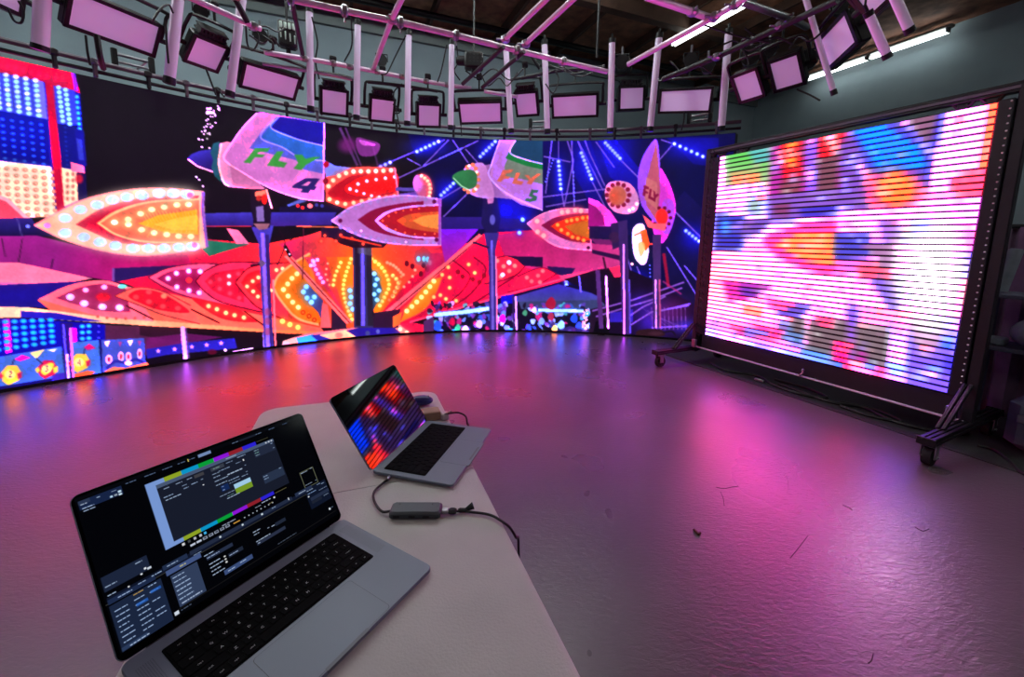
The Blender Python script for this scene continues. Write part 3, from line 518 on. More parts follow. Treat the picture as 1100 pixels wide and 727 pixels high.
    petal((104, 239.8), [(125, 226), (160, 216), (214, 213)], [(125, 253), (160, 261), (216, 261)], (250, 190, 130), None); petal((108, 239.8), [(128, 228), (162, 218), (214, 215)], [(128, 252), (162, 259), (214, 259)], (238, 104, 84), None); P([(148, 240), (170, 231), (212, 225), (213, 252), (178, 250)], (252, 176, 40), 1); P([(165, 241), (190, 234), (212, 231), (212, 247), (185, 247)], (254, 206, 70), .9)
    for k in range(16): Lh([(150+k*4, 226+prs.uniform(-3, 3)), (160+k*3.6, 240), (150+k*4, 252+prs.uniform(-3, 3))], .8, (250, 190, 90), .8)
    c.bulbs([(70, 234.2), (86.4, 225), (104.5, 220), (121, 214.5), (136.4, 211.8), (153, 210), (171.3, 208), (186.4, 208), (201, 209)], 7, (200, 232, 250), (255, 226, 205), 4.8); c.bulbs([(70, 250), (90, 254.5), (107.3, 260), (124, 263.6), (142.7, 266.5), (160, 266.4), (176.4, 266.4), (192.7, 265.5), (207, 264.5)], 7, (202, 232, 248), (255, 228, 205), 4.8)
    E(51, 242, 3.6, 3, (228, 130, 226)); E(204, 209.5, 3.4, 3, (250, 110, 200)); E(209, 263, 3, 3, (240, 130, 220))
    c.bulbs([(123, 238.7), (137.8, 235.5), (151, 229.5), (163, 225), (176.4, 222.4), (190, 220), (202.5, 219.5), (138, 241), (152, 246.7), (165.5, 250), (179, 251.8), (192, 253.6), (205, 254)], 3.6, (224, 250, 206), (255, 210, 130), 2.8)
    P([(216.5, 206), (220, 206), (219.5, 225), (224, 265), (221, 266), (216, 226)], (150, 84, 204))
    # ---- leaf with orange bulbs, right of centre
    petal((566, 240), [(585, 228.5), (610, 223.5), (634, 225)], [(580, 253), (600, 265), (636, 269)], (212, 110, 190), (230, 150, 215), 1, 1.2); petal((581, 242), [(598, 233), (620, 229), (633, 229)], [(598, 253), (614, 259), (634, 261)], (150, 16, 76), None); petal((591, 243), [(605, 236), (622, 232), (633, 231)], [(604, 251), (618, 257), (634, 258)], (236, 46, 30), None); P([(606, 243), (633, 235), (633, 256), (618, 252)], (206, 120, 40), .8)
    c.bulbs([(599, 241.5), (609, 237.5), (614, 236.5), (620, 235.5), (626, 234), (632, 233.5), (603, 247), (610, 251), (615, 254.5), (621, 256), (627, 258)], 2.0, (255, 160, 70), (255, 60, 30)); c.bulbs([(577, 237.5), (577.5, 249), (584, 253), (604, 228), (610, 227), (618, 225.8), (624, 226.5)], 2.6, (255, 170, 180), (255, 80, 110)); E(632, 266, 1.8, 1.8, (90, 10, 60))
    P([(632, 212), (643, 216), (656, 227), (666, 242), (632, 246)], (226, 66, 206)); P([(632, 218), (640, 222), (648, 232), (650, 242), (632, 244)], (166, 16, 130)); P([(633, 243), (660, 243), (660, 256), (633, 256)], (34, 18, 84)); P([(634, 256), (668, 258), (668, 264), (640, 262)], (120, 30, 110)); P([(636, 268), (668, 275), (668, 280), (636, 272)], (40, 16, 80)); P([(654, 288), (668, 285), (668, 297), (660, 298)], (240, 40, 100)); P([(656, 240), (672, 238), (674, 262), (658, 268)], (48, 26, 90)); E(660, 255, 6, 6, (70, 30, 80), .7)
    # ---- aeroplane 5
    B([(498, 182), (508, 176), (520, 176), (528, 196), (530, 212), (514, 212), (502, 206), (497, 194)], (192, 122, 204), n=5); c.bulbs([(502, 179.5), (508, 177), (511, 181), (513, 187), (514, 193), (513, 200), (509, 205), (503, 206), (499, 203)], 2.3, (220, 120, 90), None); c.bulbs([(504, 178), (512, 185), (511, 203)], 1.6, (250, 230, 190), None); B([(485.5, 190), (492, 184.5), (503, 182), (511, 185), (512.5, 194), (510, 201), (500, 203), (490, 197)], (48, 122, 74), n=5); Lh([(487, 191), (496, 200), (506, 205)], 1.2, (190, 220, 200), .8)
    P([(537, 150), (583, 150), (583, 226), (560, 220), (540, 208), (526, 192), (528, 176)], (188, 112, 222)); P([(514, 178), (530, 176), (528, 192), (560, 215), (540, 213), (520, 211)], (196, 120, 200), .8); P([(553, 150), (583, 150), (583, 198), (560, 192), (542, 190), (542, 178)], (120, 130, 120)); P([(554, 150), (583, 150), (583, 182), (565, 178), (543, 170)], (24, 132, 66)); P([(555, 150), (583, 150), (583, 176), (564, 171), (548, 164)], (28, 66, 108))
    for p in ([(554, 150), (548, 164), (565, 171.5), (583, 176)], [(537, 150), (528, 176), (526, 190), (545, 208), (583, 226)]): Lh(p, 1.3, (214, 160, 236), 1, True)
    rd = (226, 106, 84)
    def t3(pts, col): c.poly([(380+x/5.5, 130+y/5.5) for x, y in pts], col)
    t3([(880, 290), (945, 285), (930, 305), (900, 310), (895, 325), (925, 328), (915, 342), (885, 342), (868, 360), (845, 355), (865, 325)], rd); t3([(960, 305), (985, 305), (965, 350), (1005, 358), (990, 378), (935, 368)], rd); t3([(1010, 320), (1035, 320), (1045, 338), (1085, 310), (1105, 312), (1065, 350), (1050, 375), (1022, 370), (1035, 345)], rd)
    t3([(1050, 405), (1092, 408), (1085, 425), (1062, 424), (1058, 436), (1085, 445), (1078, 470), (1040, 478), (1010, 470), (1018, 455), (1045, 460), (1058, 452), (1035, 442)], (54, 120, 92))
    # ---- aeroplane at the right, seen head on
    B([(652, 198), (664, 194), (678, 198), (686, 212), (684, 226), (672, 230), (658, 226), (650, 212)], (214, 128, 196), n=5); c.bulbs([(664+12*math.cos(a*PI/6), 209.5+12*math.sin(a*PI/6)) for a in range(12)], 2.4, (150, 20, 60), None); E(663.5, 210, 9.5, 10.5, (205, 96, 82)); E(660, 212, 5, 7, (225, 80, 60), .7, .9); c.bulbs([(684, 219), (680, 224), (676, 226)], 1.8, (255, 240, 220), None)
    B([(707, 182), (716, 190), (724, 210), (726, 226), (721, 246), (712, 261), (704, 256), (700, 230)], (214, 52, 206), n=5); B([(713, 215), (724, 218), (723, 240), (716, 252), (709, 240)], (170, 70, 220), .8, n=5)
    P(catmull([(705.5, 150), (695, 160), (687, 178), (685, 200), (690, 222), (706, 240), (708, 222), (709, 180)], 6, True), (160, 74, 222)); P([(705, 152), (707.5, 176), (709, 205), (706, 238), (695, 222), (692, 205), (698, 180)], (192, 84, 112)); P([(694, 190), (706, 196), (706, 225), (692, 214)], (214, 120, 120), .6)
    def t4(pts, col): c.poly([(570+x/5.5, 130+y/5.5) for x, y in pts], col)
    fr = (150, 24, 74)
    t4([(670, 378), (700, 390), (698, 404), (680, 400), (680, 412), (695, 418), (693, 430), (680, 426), (676, 446), (662, 438)], fr); t4([(704, 398), (716, 404), (710, 446), (728, 455), (724, 470), (694, 456)], fr); t4([(724, 410), (738, 418), (738, 434), (752, 428), (758, 436), (740, 456), (736, 478), (724, 472), (728, 452)], fr)
    c.bulbs([(711+9.5*math.cos(a*PI/5), 234+11*math.sin(a*PI/5)) for a in range(-3, 5)], 2, (120, 14, 50), None); E(711, 233, 6.5, 9, (255, 40, 40)); P([(690, 230), (702, 240), (716, 240), (714, 248), (696, 244)], (246, 90, 110))
    # posts right, white-and-orange cone
    P([(664, 238), (674, 236), (677, 360), (669, 360)], (62, 34, 110)); P([(669, 262), (671, 262), (671.5, 359), (669.5, 359)], (206, 130, 220)); P([(675, 300), (677, 300), (678, 358), (676, 358)], (90, 60, 190))
    B([(679, 250), (684, 241), (692, 242), (694, 258), (697, 268), (694, 282), (688, 284), (681, 274)], (236, 226, 240), n=6); P([(688, 248), (694, 246), (698, 262), (694, 270), (690, 262)], (250, 96, 40)); Lh([(681, 253), (690, 249)], 2, (250, 130, 60)); B([(685, 262), (691, 260), (693, 268), (688, 276)], (250, 190, 110), .8, n=4); Lh([(697, 262), (707, 262)], 2.5, (250, 70, 70)); c.bulbs([(679, 283.5), (708.5, 278)], 1.6, (255, 200, 180), None)
    P([(701, 252), (710, 252), (710, 300), (708, 352), (702, 352)], (70, 40, 110)); P([(703.5, 300), (705, 300), (705.5, 352), (704, 352)], (220, 150, 225)); P([(707.5, 300), (709.5, 300), (710, 352), (708.5, 352)], (190, 70, 130))
funfair(W); finish(W, .8, 8, .25, .045)

# ------------------------------------------------------------------ curved LED wall
GROUND = [at_z(u, v, 0.0) for u, v in ((0, 421), (80, 409), (160, 396), (240, 381.5), (280, 376), (340, 367), (400, 361.5), (460, 358), (520, 356.5), (580, 357), (640, 358.5), (700, 362.5), (748, 367))]
PC = np.array([-0.8, 1.5])
gx = [g[0] for g in GROUND]+[-4.68, -4.95, 2.98]; gy = [g[1] for g in GROUND]+[2.93, 2.5, 5.33]
th_ = np.arctan2(np.array(gx)-PC[0], np.array(gy)-PC[1]); rr_ = np.hypot(np.array(gx)-PC[0], np.array(gy)-PC[1])
POLY = np.polyfit(th_, rr_, 4)
TH0, TH1 = float(th_.min()), math.atan2(2.78-PC[0], 5.43-PC[1])
WALL_H = 2.726
def wall_xy(th, off=0.0):   # off > 0: towards the stage
    r = np.polyval(POLY, th)-off
    return PC[0]+r*np.sin(th), PC[1]+r*np.cos(th)
for _t in np.linspace(TH0, TH0+.8, 400):
    _x, _y = wall_xy(_t)
    if project((_x, _y, 1.3))[0] > -85: TH0 = float(_t); break
tt = np.linspace(TH0, TH1, 4000); wx, wy = wall_xy(tt); sl = np.concatenate([[0], np.cumsum(np.hypot(np.diff(wx), np.diff(wy)))])
def wall_theta(n): return np.interp(np.linspace(0, sl[-1], n), sl, tt)
RAYU = np.linspace(-400, 1500, 3000)
def wall_dist(u, v=200):
    """horizontal distance from the camera to the wall curve along the column of pixel u (curve continued past its ends)"""
    d = ray(u, v); t = np.linspace(TH0-.25, TH1+.9, 3000); r = np.polyval(POLY, np.clip(t, TH0-.05, TH1))
    x = PC[0]+r*np.sin(t); y = PC[1]+r*np.cos(t)
    cr = x*d[1]-y*d[0]; ok = (x*d[0]+y*d[1]) > 0
    k = int(np.argmin(np.where(ok, np.abs(cr), 1e9))); return float(math.hypot(x[k], y[k]))

M_BLACK = mat('black_metal', (14, 14, 16), 0.45, 0.2); M_RUBBER = mat('black_rubber', (10, 10, 11), 0.75); M_CASE = mat('black_case', (20, 19, 23), 0.6, noise=.2)
M_SCREEN = screen_mat('led_screen', 1.0)
NU, NV = 1050, 400
thv = wall_theta(NU); zz = np.linspace(WALL_H, 0.028, NV)
X, Y = wall_xy(thv); PW = np.empty((NV, NU, 3)); PW[..., 0] = X; PW[..., 1] = Y; PW[..., 2] = zz[:, None]
D = PW-CC; wz = D@CF; pu = CXP+FPX*(D@CR)/wz; pv = CYP-FPX*(D@CU)/wz
wall = thing('led_wall', 'tall curved LED video wall showing a neon night funfair with aeroplane rides', 'video wall', (float(X[NU//2]), float(Y[NU//2]), 0))
grid_mesh('display', PW, led_light(W.sample(pu, pv), WALL_K), M_SCREEN, wall)
mb = MB(); n = 90; t_ = wall_theta(n); xi, yi = wall_xy(t_, -0.004); xo, yo = wall_xy(t_, -0.11)
vs = []
for k in range(n): vs += [(xi[k], yi[k], 0), (xo[k], yo[k], 0), (xo[k], yo[k], WALL_H+.004), (xi[k], yi[k], WALL_H+.004)]
fs = [(k*4+i, k*4+(i+1) % 4, k*4+4+(i+1) % 4, k*4+4+i) for k in range(n-1) for i in range(4)]+[(3, 2, 1, 0), tuple(range(n*4-4, n*4))]
mb.add(vs, fs); mb.build('cabinet', M_CASE, wall)
mb = MB(); xi, yi = wall_xy(t_, 0.012); xo, yo = wall_xy(t_, -0.004); vs = []
for k in range(n): vs += [(xi[k], yi[k], 0), (xo[k], yo[k], 0), (xo[k], yo[k], .027), (xi[k], yi[k], .027)]
mb.add(vs, fs); mb.build('base_strip', M_BLACK, wall)
# ------------------------------------------------------------------ the room
RA = math.radians(22); E1 = np.array([math.cos(RA), math.sin(RA), 0]); E2 = np.array([-math.sin(RA), math.cos(RA), 0]); UP = np.array([0, 0, 1.0])
HC, A0, A1, B0, B1 = 5.0, -7.5, 9.49, -5.5, 7.72
def rp(a, b, z=0.0): return E1*a+E2*b+UP*z
M_WALL = mat('painted_wall', (142, 157, 164), 0.85, noise=.10, nscale=1.3, bump=.08, bscale=30)
M_BEAM = mat('pale_beam', (120, 128, 128), 0.8); M_WOOD = mat('dark_roof_wood', (152, 102, 80), 0.8, noise=.45, nscale=6); M_JOIST = mat('dark_joist', (86, 60, 48), 0.8, noise=.3, nscale=4)
def floor_mat():
    m = mat('polished_concrete', (86, 82, 85), 0.4); nt = m.node_tree; b = nt.nodes['Principled BSDF']; N = nt.nodes.new; L = nt.links.new
    tc = N('ShaderNodeTexCoord')
    n1 = N('ShaderNodeTexNoise'); n1.inputs['Scale'].default_value = 1.1; n1.inputs['Detail'].default_value = 4; n1.inputs['Roughness'].default_value = .6
    r1 = N('ShaderNodeValToRGB'); r1.color_ramp.elements[0].position = .2; r1.color_ramp.elements[1].position = .8
    r1.color_ramp.elements[0].color = tuple(lin((72, 67, 70)))+(1,); r1.color_ramp.elements[1].color = tuple(lin((90, 84, 88)))+(1,)
    L(tc.outputs['Object'], n1.inputs['Vector']); L(n1.outputs['Fac'], r1.inputs['Fac']); L(r1.outputs['Color'], b.inputs['Base Color'])
    mp = N('ShaderNodeMapping'); mp.inputs['Rotation'].default_value = (0, 0, .5); mp.inputs['Scale'].default_value = (1.0, 2.6, 1); L(tc.outputs['Object'], mp.inputs['Vector'])
    n2 = N('ShaderNodeTexNoise'); n2.inputs['Scale'].default_value = 26; n2.inputs['Detail'].default_value = 5; n2.inputs['Roughness'].default_value = .6; n2.inputs['Distortion'].default_value = .8
    n3 = N('ShaderNodeTexNoise'); n3.inputs['Scale'].default_value = 1.6; n3.inputs['Detail'].default_value = 3
    rr = N('ShaderNodeMapRange'); rr.inputs['From Min'].default_value = .15; rr.inputs['From Max'].default_value = .85; rr.inputs['To Min'].default_value = .22; rr.inputs['To Max'].default_value = .38
    L(tc.outputs['Object'], n3.inputs['Vector']); L(n3.outputs['Fac'], rr.inputs['Value']); L(rr.outputs['Result'], b.inputs['Roughness'])
    bp = N('ShaderNodeBump'); bp.inputs['Strength'].default_value = .6; bp.inputs['Distance'].default_value = .0035
    L(mp.outputs['Vector'], n2.inputs['Vector']); L(n2.outputs['Fac'], bp.inputs['Height']); L(bp.outputs['Normal'], b.inputs['Normal'])
    b.inputs['Specular IOR Level'].default_value = .6
    return m
M_FLOOR = floor_mat()
def slab(name, a0, a1, b0, b1, z0, z1, m):
    mb = MB(); mb.hexa([rp(a0, b0, z0), rp(a1, b0, z0), rp(a1, b1, z0), rp(a0, b1, z0), rp(a0, b0, z1), rp(a1, b0, z1), rp(a1, b1, z1), rp(a0, b1, z1)]); return struct(name, mb, m)
slab('floor', A0-.2, A1+.2, B0-.2, B1+.2, -.12, 0, M_FLOOR)
slab('ceiling', A0-.2, A1+.2, B0-.2, B1+.2, HC, HC+.12, M_WOOD)
slab('wall_back', A0, A1, B1, B1+.2, 0, HC, M_WALL); slab('wall_right', A1, A1+.2, B0, B1+.2, 0, HC, M_WALL)
slab('wall_left', A0-.2, A0, B0, B1+.2, 0, HC, M_WALL); slab('wall_front', A0, A1, B0-.2, B0, 0, HC, M_WALL)
mb = MB()
for a in np.arange(A0+.4, A1-1, 1.22): mb.obox(rp(a, (B0+B1)/2, HC-.07), E1, E2, UP, .05, B1-B0-.02, .14)
struct('trim_1', mb, M_JOIST)
mb = MB()
for b in (B1-2.2, B1-5.6, B1-9): mb.obox(rp((A0+A1-1.4)/2, b, HC-.24), E1, E2, UP, A1-A0-1.4, .14, .2)
struct('trim_2', mb, M_JOIST)
mb = MB(); mb.obox(rp((A0+A1)/2, B1-.05, HC-.24), E1, E2, UP, A1-A0-.02, .06, .16); struct('trim_3', mb, M_BEAM)
mb = MB(); mb.cyl(rp(A0+.1, B1-.75, HC-.20), rp(A1-1.2, B1-.75, HC-.20), .05, 10)
tag(mb.build('sprinkler_pipe', M_BLACK), 'long black pipe running along under the wooden ceiling', 'pipe')
# ------------------------------------------------------------------ lamps: bare fluorescent battens, most of them added out of view
M_TUBE_FILL = mat('added_fluorescent', (235, 245, 240), .4, emit=FILL_E, ecol=(228, 240, 236)); M_TUBE_DIM = mat('dimmer_fluorescent', (235, 245, 240), .4, emit=FL2_E, ecol=(236, 246, 244)); M_WHITE = mat('white_enamel', (150, 152, 150), .5)
def batten(p0, p1, label, grp=None, r=.019, tm=None):
    p0, p1 = np.asarray(p0), np.asarray(p1); d = p1-p0; L = np.linalg.norm(d); d = d/L; s = np.cross(d, UP); s /= np.linalg.norm(s); u = np.cross(s, d)
    t = thing('fluorescent_light', label, 'ceiling light', (p0+p1)/2, grp)
    mb = MB(); mb.obox((p0+p1)/2+u*.075, d, s, u, L+.06, .11, .05, .01); mb.build('housing', M_WHITE, t)
    n = max(1, int(round(L/1.25))); seg = L/n
    for k in range(n):
        a = p0+d*(k*seg+.03); b = p0+d*((k+1)*seg-.03)
        for q in (-.03, .03): MB().cyl(a+s*q, b+s*q, r, 10).build('tube', tm or M_TUBE_FILL, t)
        for e in (a, b): MB().obox(e+u*.025, d, s, u, .025, .1, .08).build('socket', M_WHITE, t)
    return t
def on_z(u, v, z): return at_z(u, v, z)
za = 4.6
batten(at_z(722, 49, za), at_z(812, -1, za), 'bright fluorescent ceiling batten above the middle pipes', None, .019, M_TUBE_DIM)
wpl = rp(A1-.3, 0, 0)
batten(at_plane(866, 86, wpl, E1), at_plane(1021, 33, wpl, E1), 'bright long fluorescent batten high on the grey right wall', None, .019, M_TUBE_DIM)
M_TUBE_FILL_BACK = mat('added_back_fluorescent', (235, 245, 240), .4, emit=FILL_BACK_E, ecol=(226, 240, 240))
for a, b in ((-4.4, 4.6), (-2.2, 4.9), (0, 4.8), (2.2, 4.4)):
    batten(rp(a-.9, b, 4.6), rp(a+.9, b, 4.6), 'added unseen ceiling batten brightening the wall behind the LED video wall', 'added unseen battens above the video wall', .019, M_TUBE_FILL_BACK)  # row added out of view to brighten the back wall
for a, b in ((-2.5, -1.2), (1.8, -2.0), (5.6, .2)):
    batten(rp(a, b-1.2, 4.6), rp(a, b+1.2, 4.6), 'added unseen ceiling batten brightening the near end of the studio', 'added unseen battens over the near end of the studio')  # unseen battens added to brighten the table and near floor

# ------------------------------------------------------------------ studio lights hung above the wall
M_DIFF = mat('diffuser', (212, 204, 226), .55, emit=DIFF_REFL_E, ecol=(205, 150, 215)); M_TUBE = mat('tube_glass_reflected_pink', (214, 206, 226), .25, emit=TUBE_REFL_E, ecol=(208, 158, 208)); M_PIPE = mat('scaffold_pipe', (214, 192, 212), .34, .15, noise=.1, nscale=8); M_STEEL = mat('clamp_steel', (150, 150, 155), .35, .9)  # pink emission stands in for wall light reflected off unlit diffusers and tubes
def fit_quad(q, dist, tilt0):
    c = np.mean(q, 0); C = at_dist(c[0], c[1], dist); rays = [ray(*p) for p in q]; best = None
    base = math.atan2(0.3-C[0], -(1.8-C[1]))
    for dy in np.linspace(-.8, .8, 33):
        for tl in np.linspace(-.2, 1.2, 29):
            y = base+dy; n = np.array([math.sin(y)*math.cos(tl), -math.cos(y)*math.cos(tl), -math.sin(tl)])
            P = [CC+r*(np.dot(C-CC, n)/np.dot(r, n)) for r in rays]
            t, b, l, r_ = P[1]-P[0], P[2]-P[3], P[3]-P[0], P[2]-P[1]
            s = np.linalg.norm(t)+np.linalg.norm(l)
            ang = sum(abs(np.dot(x, z))/(np.linalg.norm(x)*np.linalg.norm(z)) for x, z in ((t, l), (t, r_), (b, l), (b, r_)))
            cost = (np.linalg.norm(t-b)+np.linalg.norm(l-r_))/s+.5*ang+.12*dy*dy+.10*(tl-tilt0)**2
            if best is None or cost < best[0]: best = (cost, P, n)
    _, P, n = best; ctr = np.mean(P, 0); ex = ((P[1]-P[0])+(P[2]-P[3]))/2; w = np.linalg.norm(ex); ex /= w
    ey = ((P[0]-P[3])+(P[1]-P[2]))/2; ey = ey-ex*np.dot(ex, ey); ey -= n*np.dot(n, ey); h = np.linalg.norm(ey); ey /= h
    ez = np.cross(ex, ey); 
    if np.dot(ez, n) < 0: ez = -ez
    return ctr, ex, ey, ez, w, h
def soft_light(q, dist, label, square=False, tilt0=.35, strap=0):
    c, ex, ey, ez, w, h = fit_quad(q, dist, tilt0)
    t = thing('studio_light', label, 'studio light', c, 'studio light panels above the wall')
    bd = .028; dep = .09
    mb = MB(); mb.obox(c-ez*(dep/2+.004), ex, ey, ez, w+2*bd, h+2*bd, dep, .012)
    # raised bezel
    for s in (-1, 1):
        mb.obox(c+ex*s*(w/2+bd/2)+ez*.006, ex, ey, ez, bd, h+2*bd, .022); mb.obox(c+ey*s*(h/2+bd/2)+ez*.006, ex, ey, ez, w+2*bd, bd, .022)
    mb.build('housing', M_BLACK, t)
    MB().obox(c+ez*.001, ex, ey, ez, w, h, .008).build('diffuser', M_DIFF, t)
    yw = w/2+bd+.045; top = h/2+bd+(.10 if not square else .13); bk = -.06
    P = [c+ex*yw+ez*bk, c+ex*yw+ey*(top-.05)+ez*bk, c+ex*(yw-.05)+ey*top+ez*bk, c-ex*(yw-.05)+ey*top+ez*bk, c-ex*yw+ey*(top-.05)+ez*bk, c-ex*yw+ez*bk]
    MB().tube(catmull(P, 3), .016, 6).build('yoke', M_BLACK, t)
    for s in (-1, 1): MB().cyl(c+ex*s*(w/2+bd)+ez*bk, c+ex*s*(yw+.045)+ez*bk, .022, 8).build('knob', M_RUBBER, t)
    if square:
        mb = MB()
        for k in range(7): mb.obox(c+ex*((k-3)*w*.13)+ey*(h/2+bd+.035)-ez*.05, ex, ey, ez, w*.08, .06, .09)
        mb.obox(c+ey*(h/2+bd+.02)-ez*.05, ex, ey, ez, w*.95, .012, .1); mb.obox(c+ey*(h/2+bd+.066)-ez*.05, ex, ey, ez, w*.95, .012, .1); mb.build('heat_sink', M_CASE, t)
    else:
        mb = MB(); mb.obox(c-ez*(dep+.03)+ey*h*.1, ex, ey, ez, w*.6, h*.5, .05, .01); mb.build('power_supply', M_CASE, t)
    hp = c+ey*top+ez*bk; mb = MB(); mb.cyl(hp, hp+UP*.14, .012, 6); mb.obox(hp+UP*.16, ex, ey, ez, .07, .07, .05, .01); mb.build('clamp', M_BLACK, t)
    return t, c
LQ = [
 ([(-82, -75), (24, -18), (19.5, 12.3), (-88, -36)], 'wide studio light panel cut off by the photo\'s top left corner', 0, .9),
 ([(79, -9), (170, 29), (162.7, 57), (73, 25.5)], 'widest studio light panel, tilted, above the red tower picture', 0, .9),
 ([(210.8, 39.2), (242.5, 52), (231.5, 74.8), (200, 63.5)], 'small tilted square studio light between the second and third light tubes', 1, .92),
 ([(264.5, 68.5), (320, 84.8), (314.4, 105), (259.7, 91)], 'tilted wide studio light panel between third and fourth light tubes', 0, .93),
 ([(346.4, 95.8), (371.9, 99.7), (371.2, 123.3), (346.4, 119.8)], 'square studio light with ribbed top between fourth and fifth tubes', 1, .94),
 ([(399.7, 105.4), (422.7, 108.4), (421, 130.2), (398.8, 127.6)], 'square studio light hung between the fifth and sixth light tubes', 1, .94),
 ([(450, 112.9), (471.5, 113.9), (471, 135), (449.8, 134.2)], 'square studio light hung between the sixth and seventh light tubes', 1, .94),
 ([(493.9, 111.3), (537, 110), (537.5, 130), (496.3, 131)], 'wide studio light panel between seventh and eighth light tubes', 0, .94),
 ([(554, 101), (575, 99.6), (577, 121.7), (557, 123.2)], 'square studio light between the close eighth and ninth light tubes', 1, .94),
 ([(594.4, 104.4), (640.5, 102), (640.3, 123), (595.5, 125)], 'wide studio light panel between ninth and tenth light tubes', 0, .94),
 ([(666.6, 95), (690.7, 94.4), (689.8, 116), (666, 117.2)], 'square studio light between the tenth and eleventh light tubes', 1, .94),
 ([(711.3, 98.5), (764.3, 95.7), (761.5, 118.5), (709.3, 119.5)], 'wide studio light panel left of the LED screen cart\'s upper corner', 0, .94),
 ([(788.8, 83.8), (811.7, 75), (820, 101), (796.5, 108)], 'small tilted square studio light left of the large grey wall patch', 0, .92),
 ([(827.5, 68), (855.9, 58.5), (862.7, 87.5), (834.8, 96)], 'tilted square studio light at the left tip of the wall batten', 0, .88),
 ([(879.2, 47.5), (909, 14.8), (920.5, 44.5), (889, 73)], 'steeply tilted studio light panel crossing the wall batten', 0, .8),
 ([(919, -9), (945, -32), (960, -9), (934.8, 17.8)], 'studio light panel cut by the top edge above the wall batten', 0, .72),
]
SOFTC = []
for q, lab, sq, k in LQ:
    u = np.mean([p[0] for p in q]); t, c_ = soft_light(q, wall_dist(min(max(u, 5), 790))*k if u < 800 else {12: 5.0, 13: 4.8, 14: 4.4, 15: 3.9}[len(SOFTC)], lab, bool(sq)); SOFTC.append(c_)
TB = [((46, -8), (43.5, 49), 14, 5, 'fat light tube nearest the left edge, above the red tower'), ((191.5, -2), (182.3, 83.5), 10.5, 6.5, 'light tube right of the widest light panel'), ((260, -2), (247.5, 98.5), 8.6, 5.5, 'light tube just left of the tilted wide panel with pink glint'),
      ((332.3, 13), (333.8, 114.5), 7.0, 5.5, 'light tube with black cap under the left end of the front pipe'), ((384.2, 27), (383, 124), 6.6, 4.5, 'light tube between the two left square studio lights'), ((439, 38), (437.5, 130.5), 6.4, 4, 'light tube between the middle two square studio lights'),
      ((485.2, 48), (484.3, 135), 6.0, 4, 'light tube left of the wide panel at centre, beside the hoist'), ((543.5, 54), (549, 138.5), 6.0, 4.5, 'light tube crossing the front pipe joint, leaning right'), ((585, 48), (588, 139), 6.2, 4.5, 'light tube left of the wide panel right of centre'),
      ((657.5, 46), (655.5, 138), 6.6, 4, 'light tube at the right end of the front pipe'), ((708, 41), (698.5, 136.5), 7.0, 4.5, 'leaning light tube left of the middle ceiling batten\'s low end'), ((782.8, 36), (775, 136), 7.5, 4.5, 'light tube standing over the cart\'s left upper corner'),
      ((864.5, -5), (895, 97), 5.8, 5, 'long light tube leaning across the wall batten behind the tilted panel'), ((934, 17), (952, 58), 8.6, 5, 'short light tube ending on the wall batten under the topmost panel'), ((959, -8), (976, 30), 9.5, 5.5, 'light tube cut by the top edge, rightmost of all')]
for i, (a, b, w, cap, lab) in enumerate(TB):
    u = (a[0]+b[0])/2; D_ = (wall_dist(min(max(b[0], 5), 770))*.9) if i < 12 else (4.5, 4.0, 3.7)[i-12]
    pb = at_dist(b[0], b[1], D_); pt = at_dist(a[0], a[1], D_*(.985 if i < 12 else .97)); ax = (pt-pb); L = np.linalg.norm(ax); ax = ax/L
    r = w/2*np.dot((pb+pt)/2-CC, CF)/FPX; capL = cap*np.dot(pb-CC, CF)/FPX
    t = thing('light_tube', lab, 'light tube', pb, 'light tubes above the wall')
    MB().cyl(pb, pt, r, 16).build('tube', M_TUBE, t)
    MB().cyl(pb-ax*capL, pb+ax*.004, r*1.08, 16).build('end_cap', M_BLACK, t)
    mb = MB(); mb.cyl(pt-ax*.004, pt+ax*capL, r*1.08, 16); mb.cyl(pt+ax*capL, pt+ax*(capL+.05), r*.35, 8); mb.build('end_cap', M_BLACK, t)
    if i >= 12: q_ = pt+ax*(capL+.04); MB().cyl(q_, [q_[0], q_[1], HC-.002], .007, 6).build('hanger_rod', M_BLACK, t)
    # thin back channel carrying the tube
    bk = np.cross(ax, np.cross((pb-CC)/np.linalg.norm(pb-CC), ax)); bk /= np.linalg.norm(bk)
    MB().obox((pb+pt)/2+bk*r*1.05, ax, np.cross(bk, ax), bk, L*.98, r*.9, r*.5).build('channel', M_BLACK, t)
# ------------------------------------------------------------------ pipe rigging
def pipe(pts, r, label, m=None, joints=True):
    P = [np.asarray(p) for p in pts]; t = thing('rigging_pipe', label, 'pipe', P[0], 'overhead rigging pipes')
    MB().tube(catmull(P, 6) if len(P) > 2 else P, r, 12).build('pipe', m or M_PIPE, t)
    return t
def joint(t, p, ax=None, r=.04):
    mb = MB(); x, y, z = frame_of(ax if ax is not None else UP); mb.obox(p, x, y, z, r*2, r*2.1, r*1.6, r*.4); mb.cyl(p+x*r, p+x*(r+.05), .009, 6); mb.cyl(p-y*r, p-y*(r+.05), .009, 6); mb.build('coupler', M_STEEL, t)
ZG = 3.3; R_ = .026
Z = lambda u, v: at_z(u, v, ZG)
p1 = [Z(312, -1), Z(370, 11.5), Z(430, 24), Z(490, 38), Z(555, 54), Z(605, 66), Z(652, 77)]
t = pipe(p1, .027, 'long curved front pipe carrying the light tubes'); [joint(t, q, p1[i+1]-p1[i]) for i, q in enumerate(p1[:-1])]
t = pipe([Z(437, -12), Z(421, 21), at_dist(401, 74, 5.27)], .024, 'slanted pipe crossing the front pipe at its left third'); joint(t, Z(421, 21))
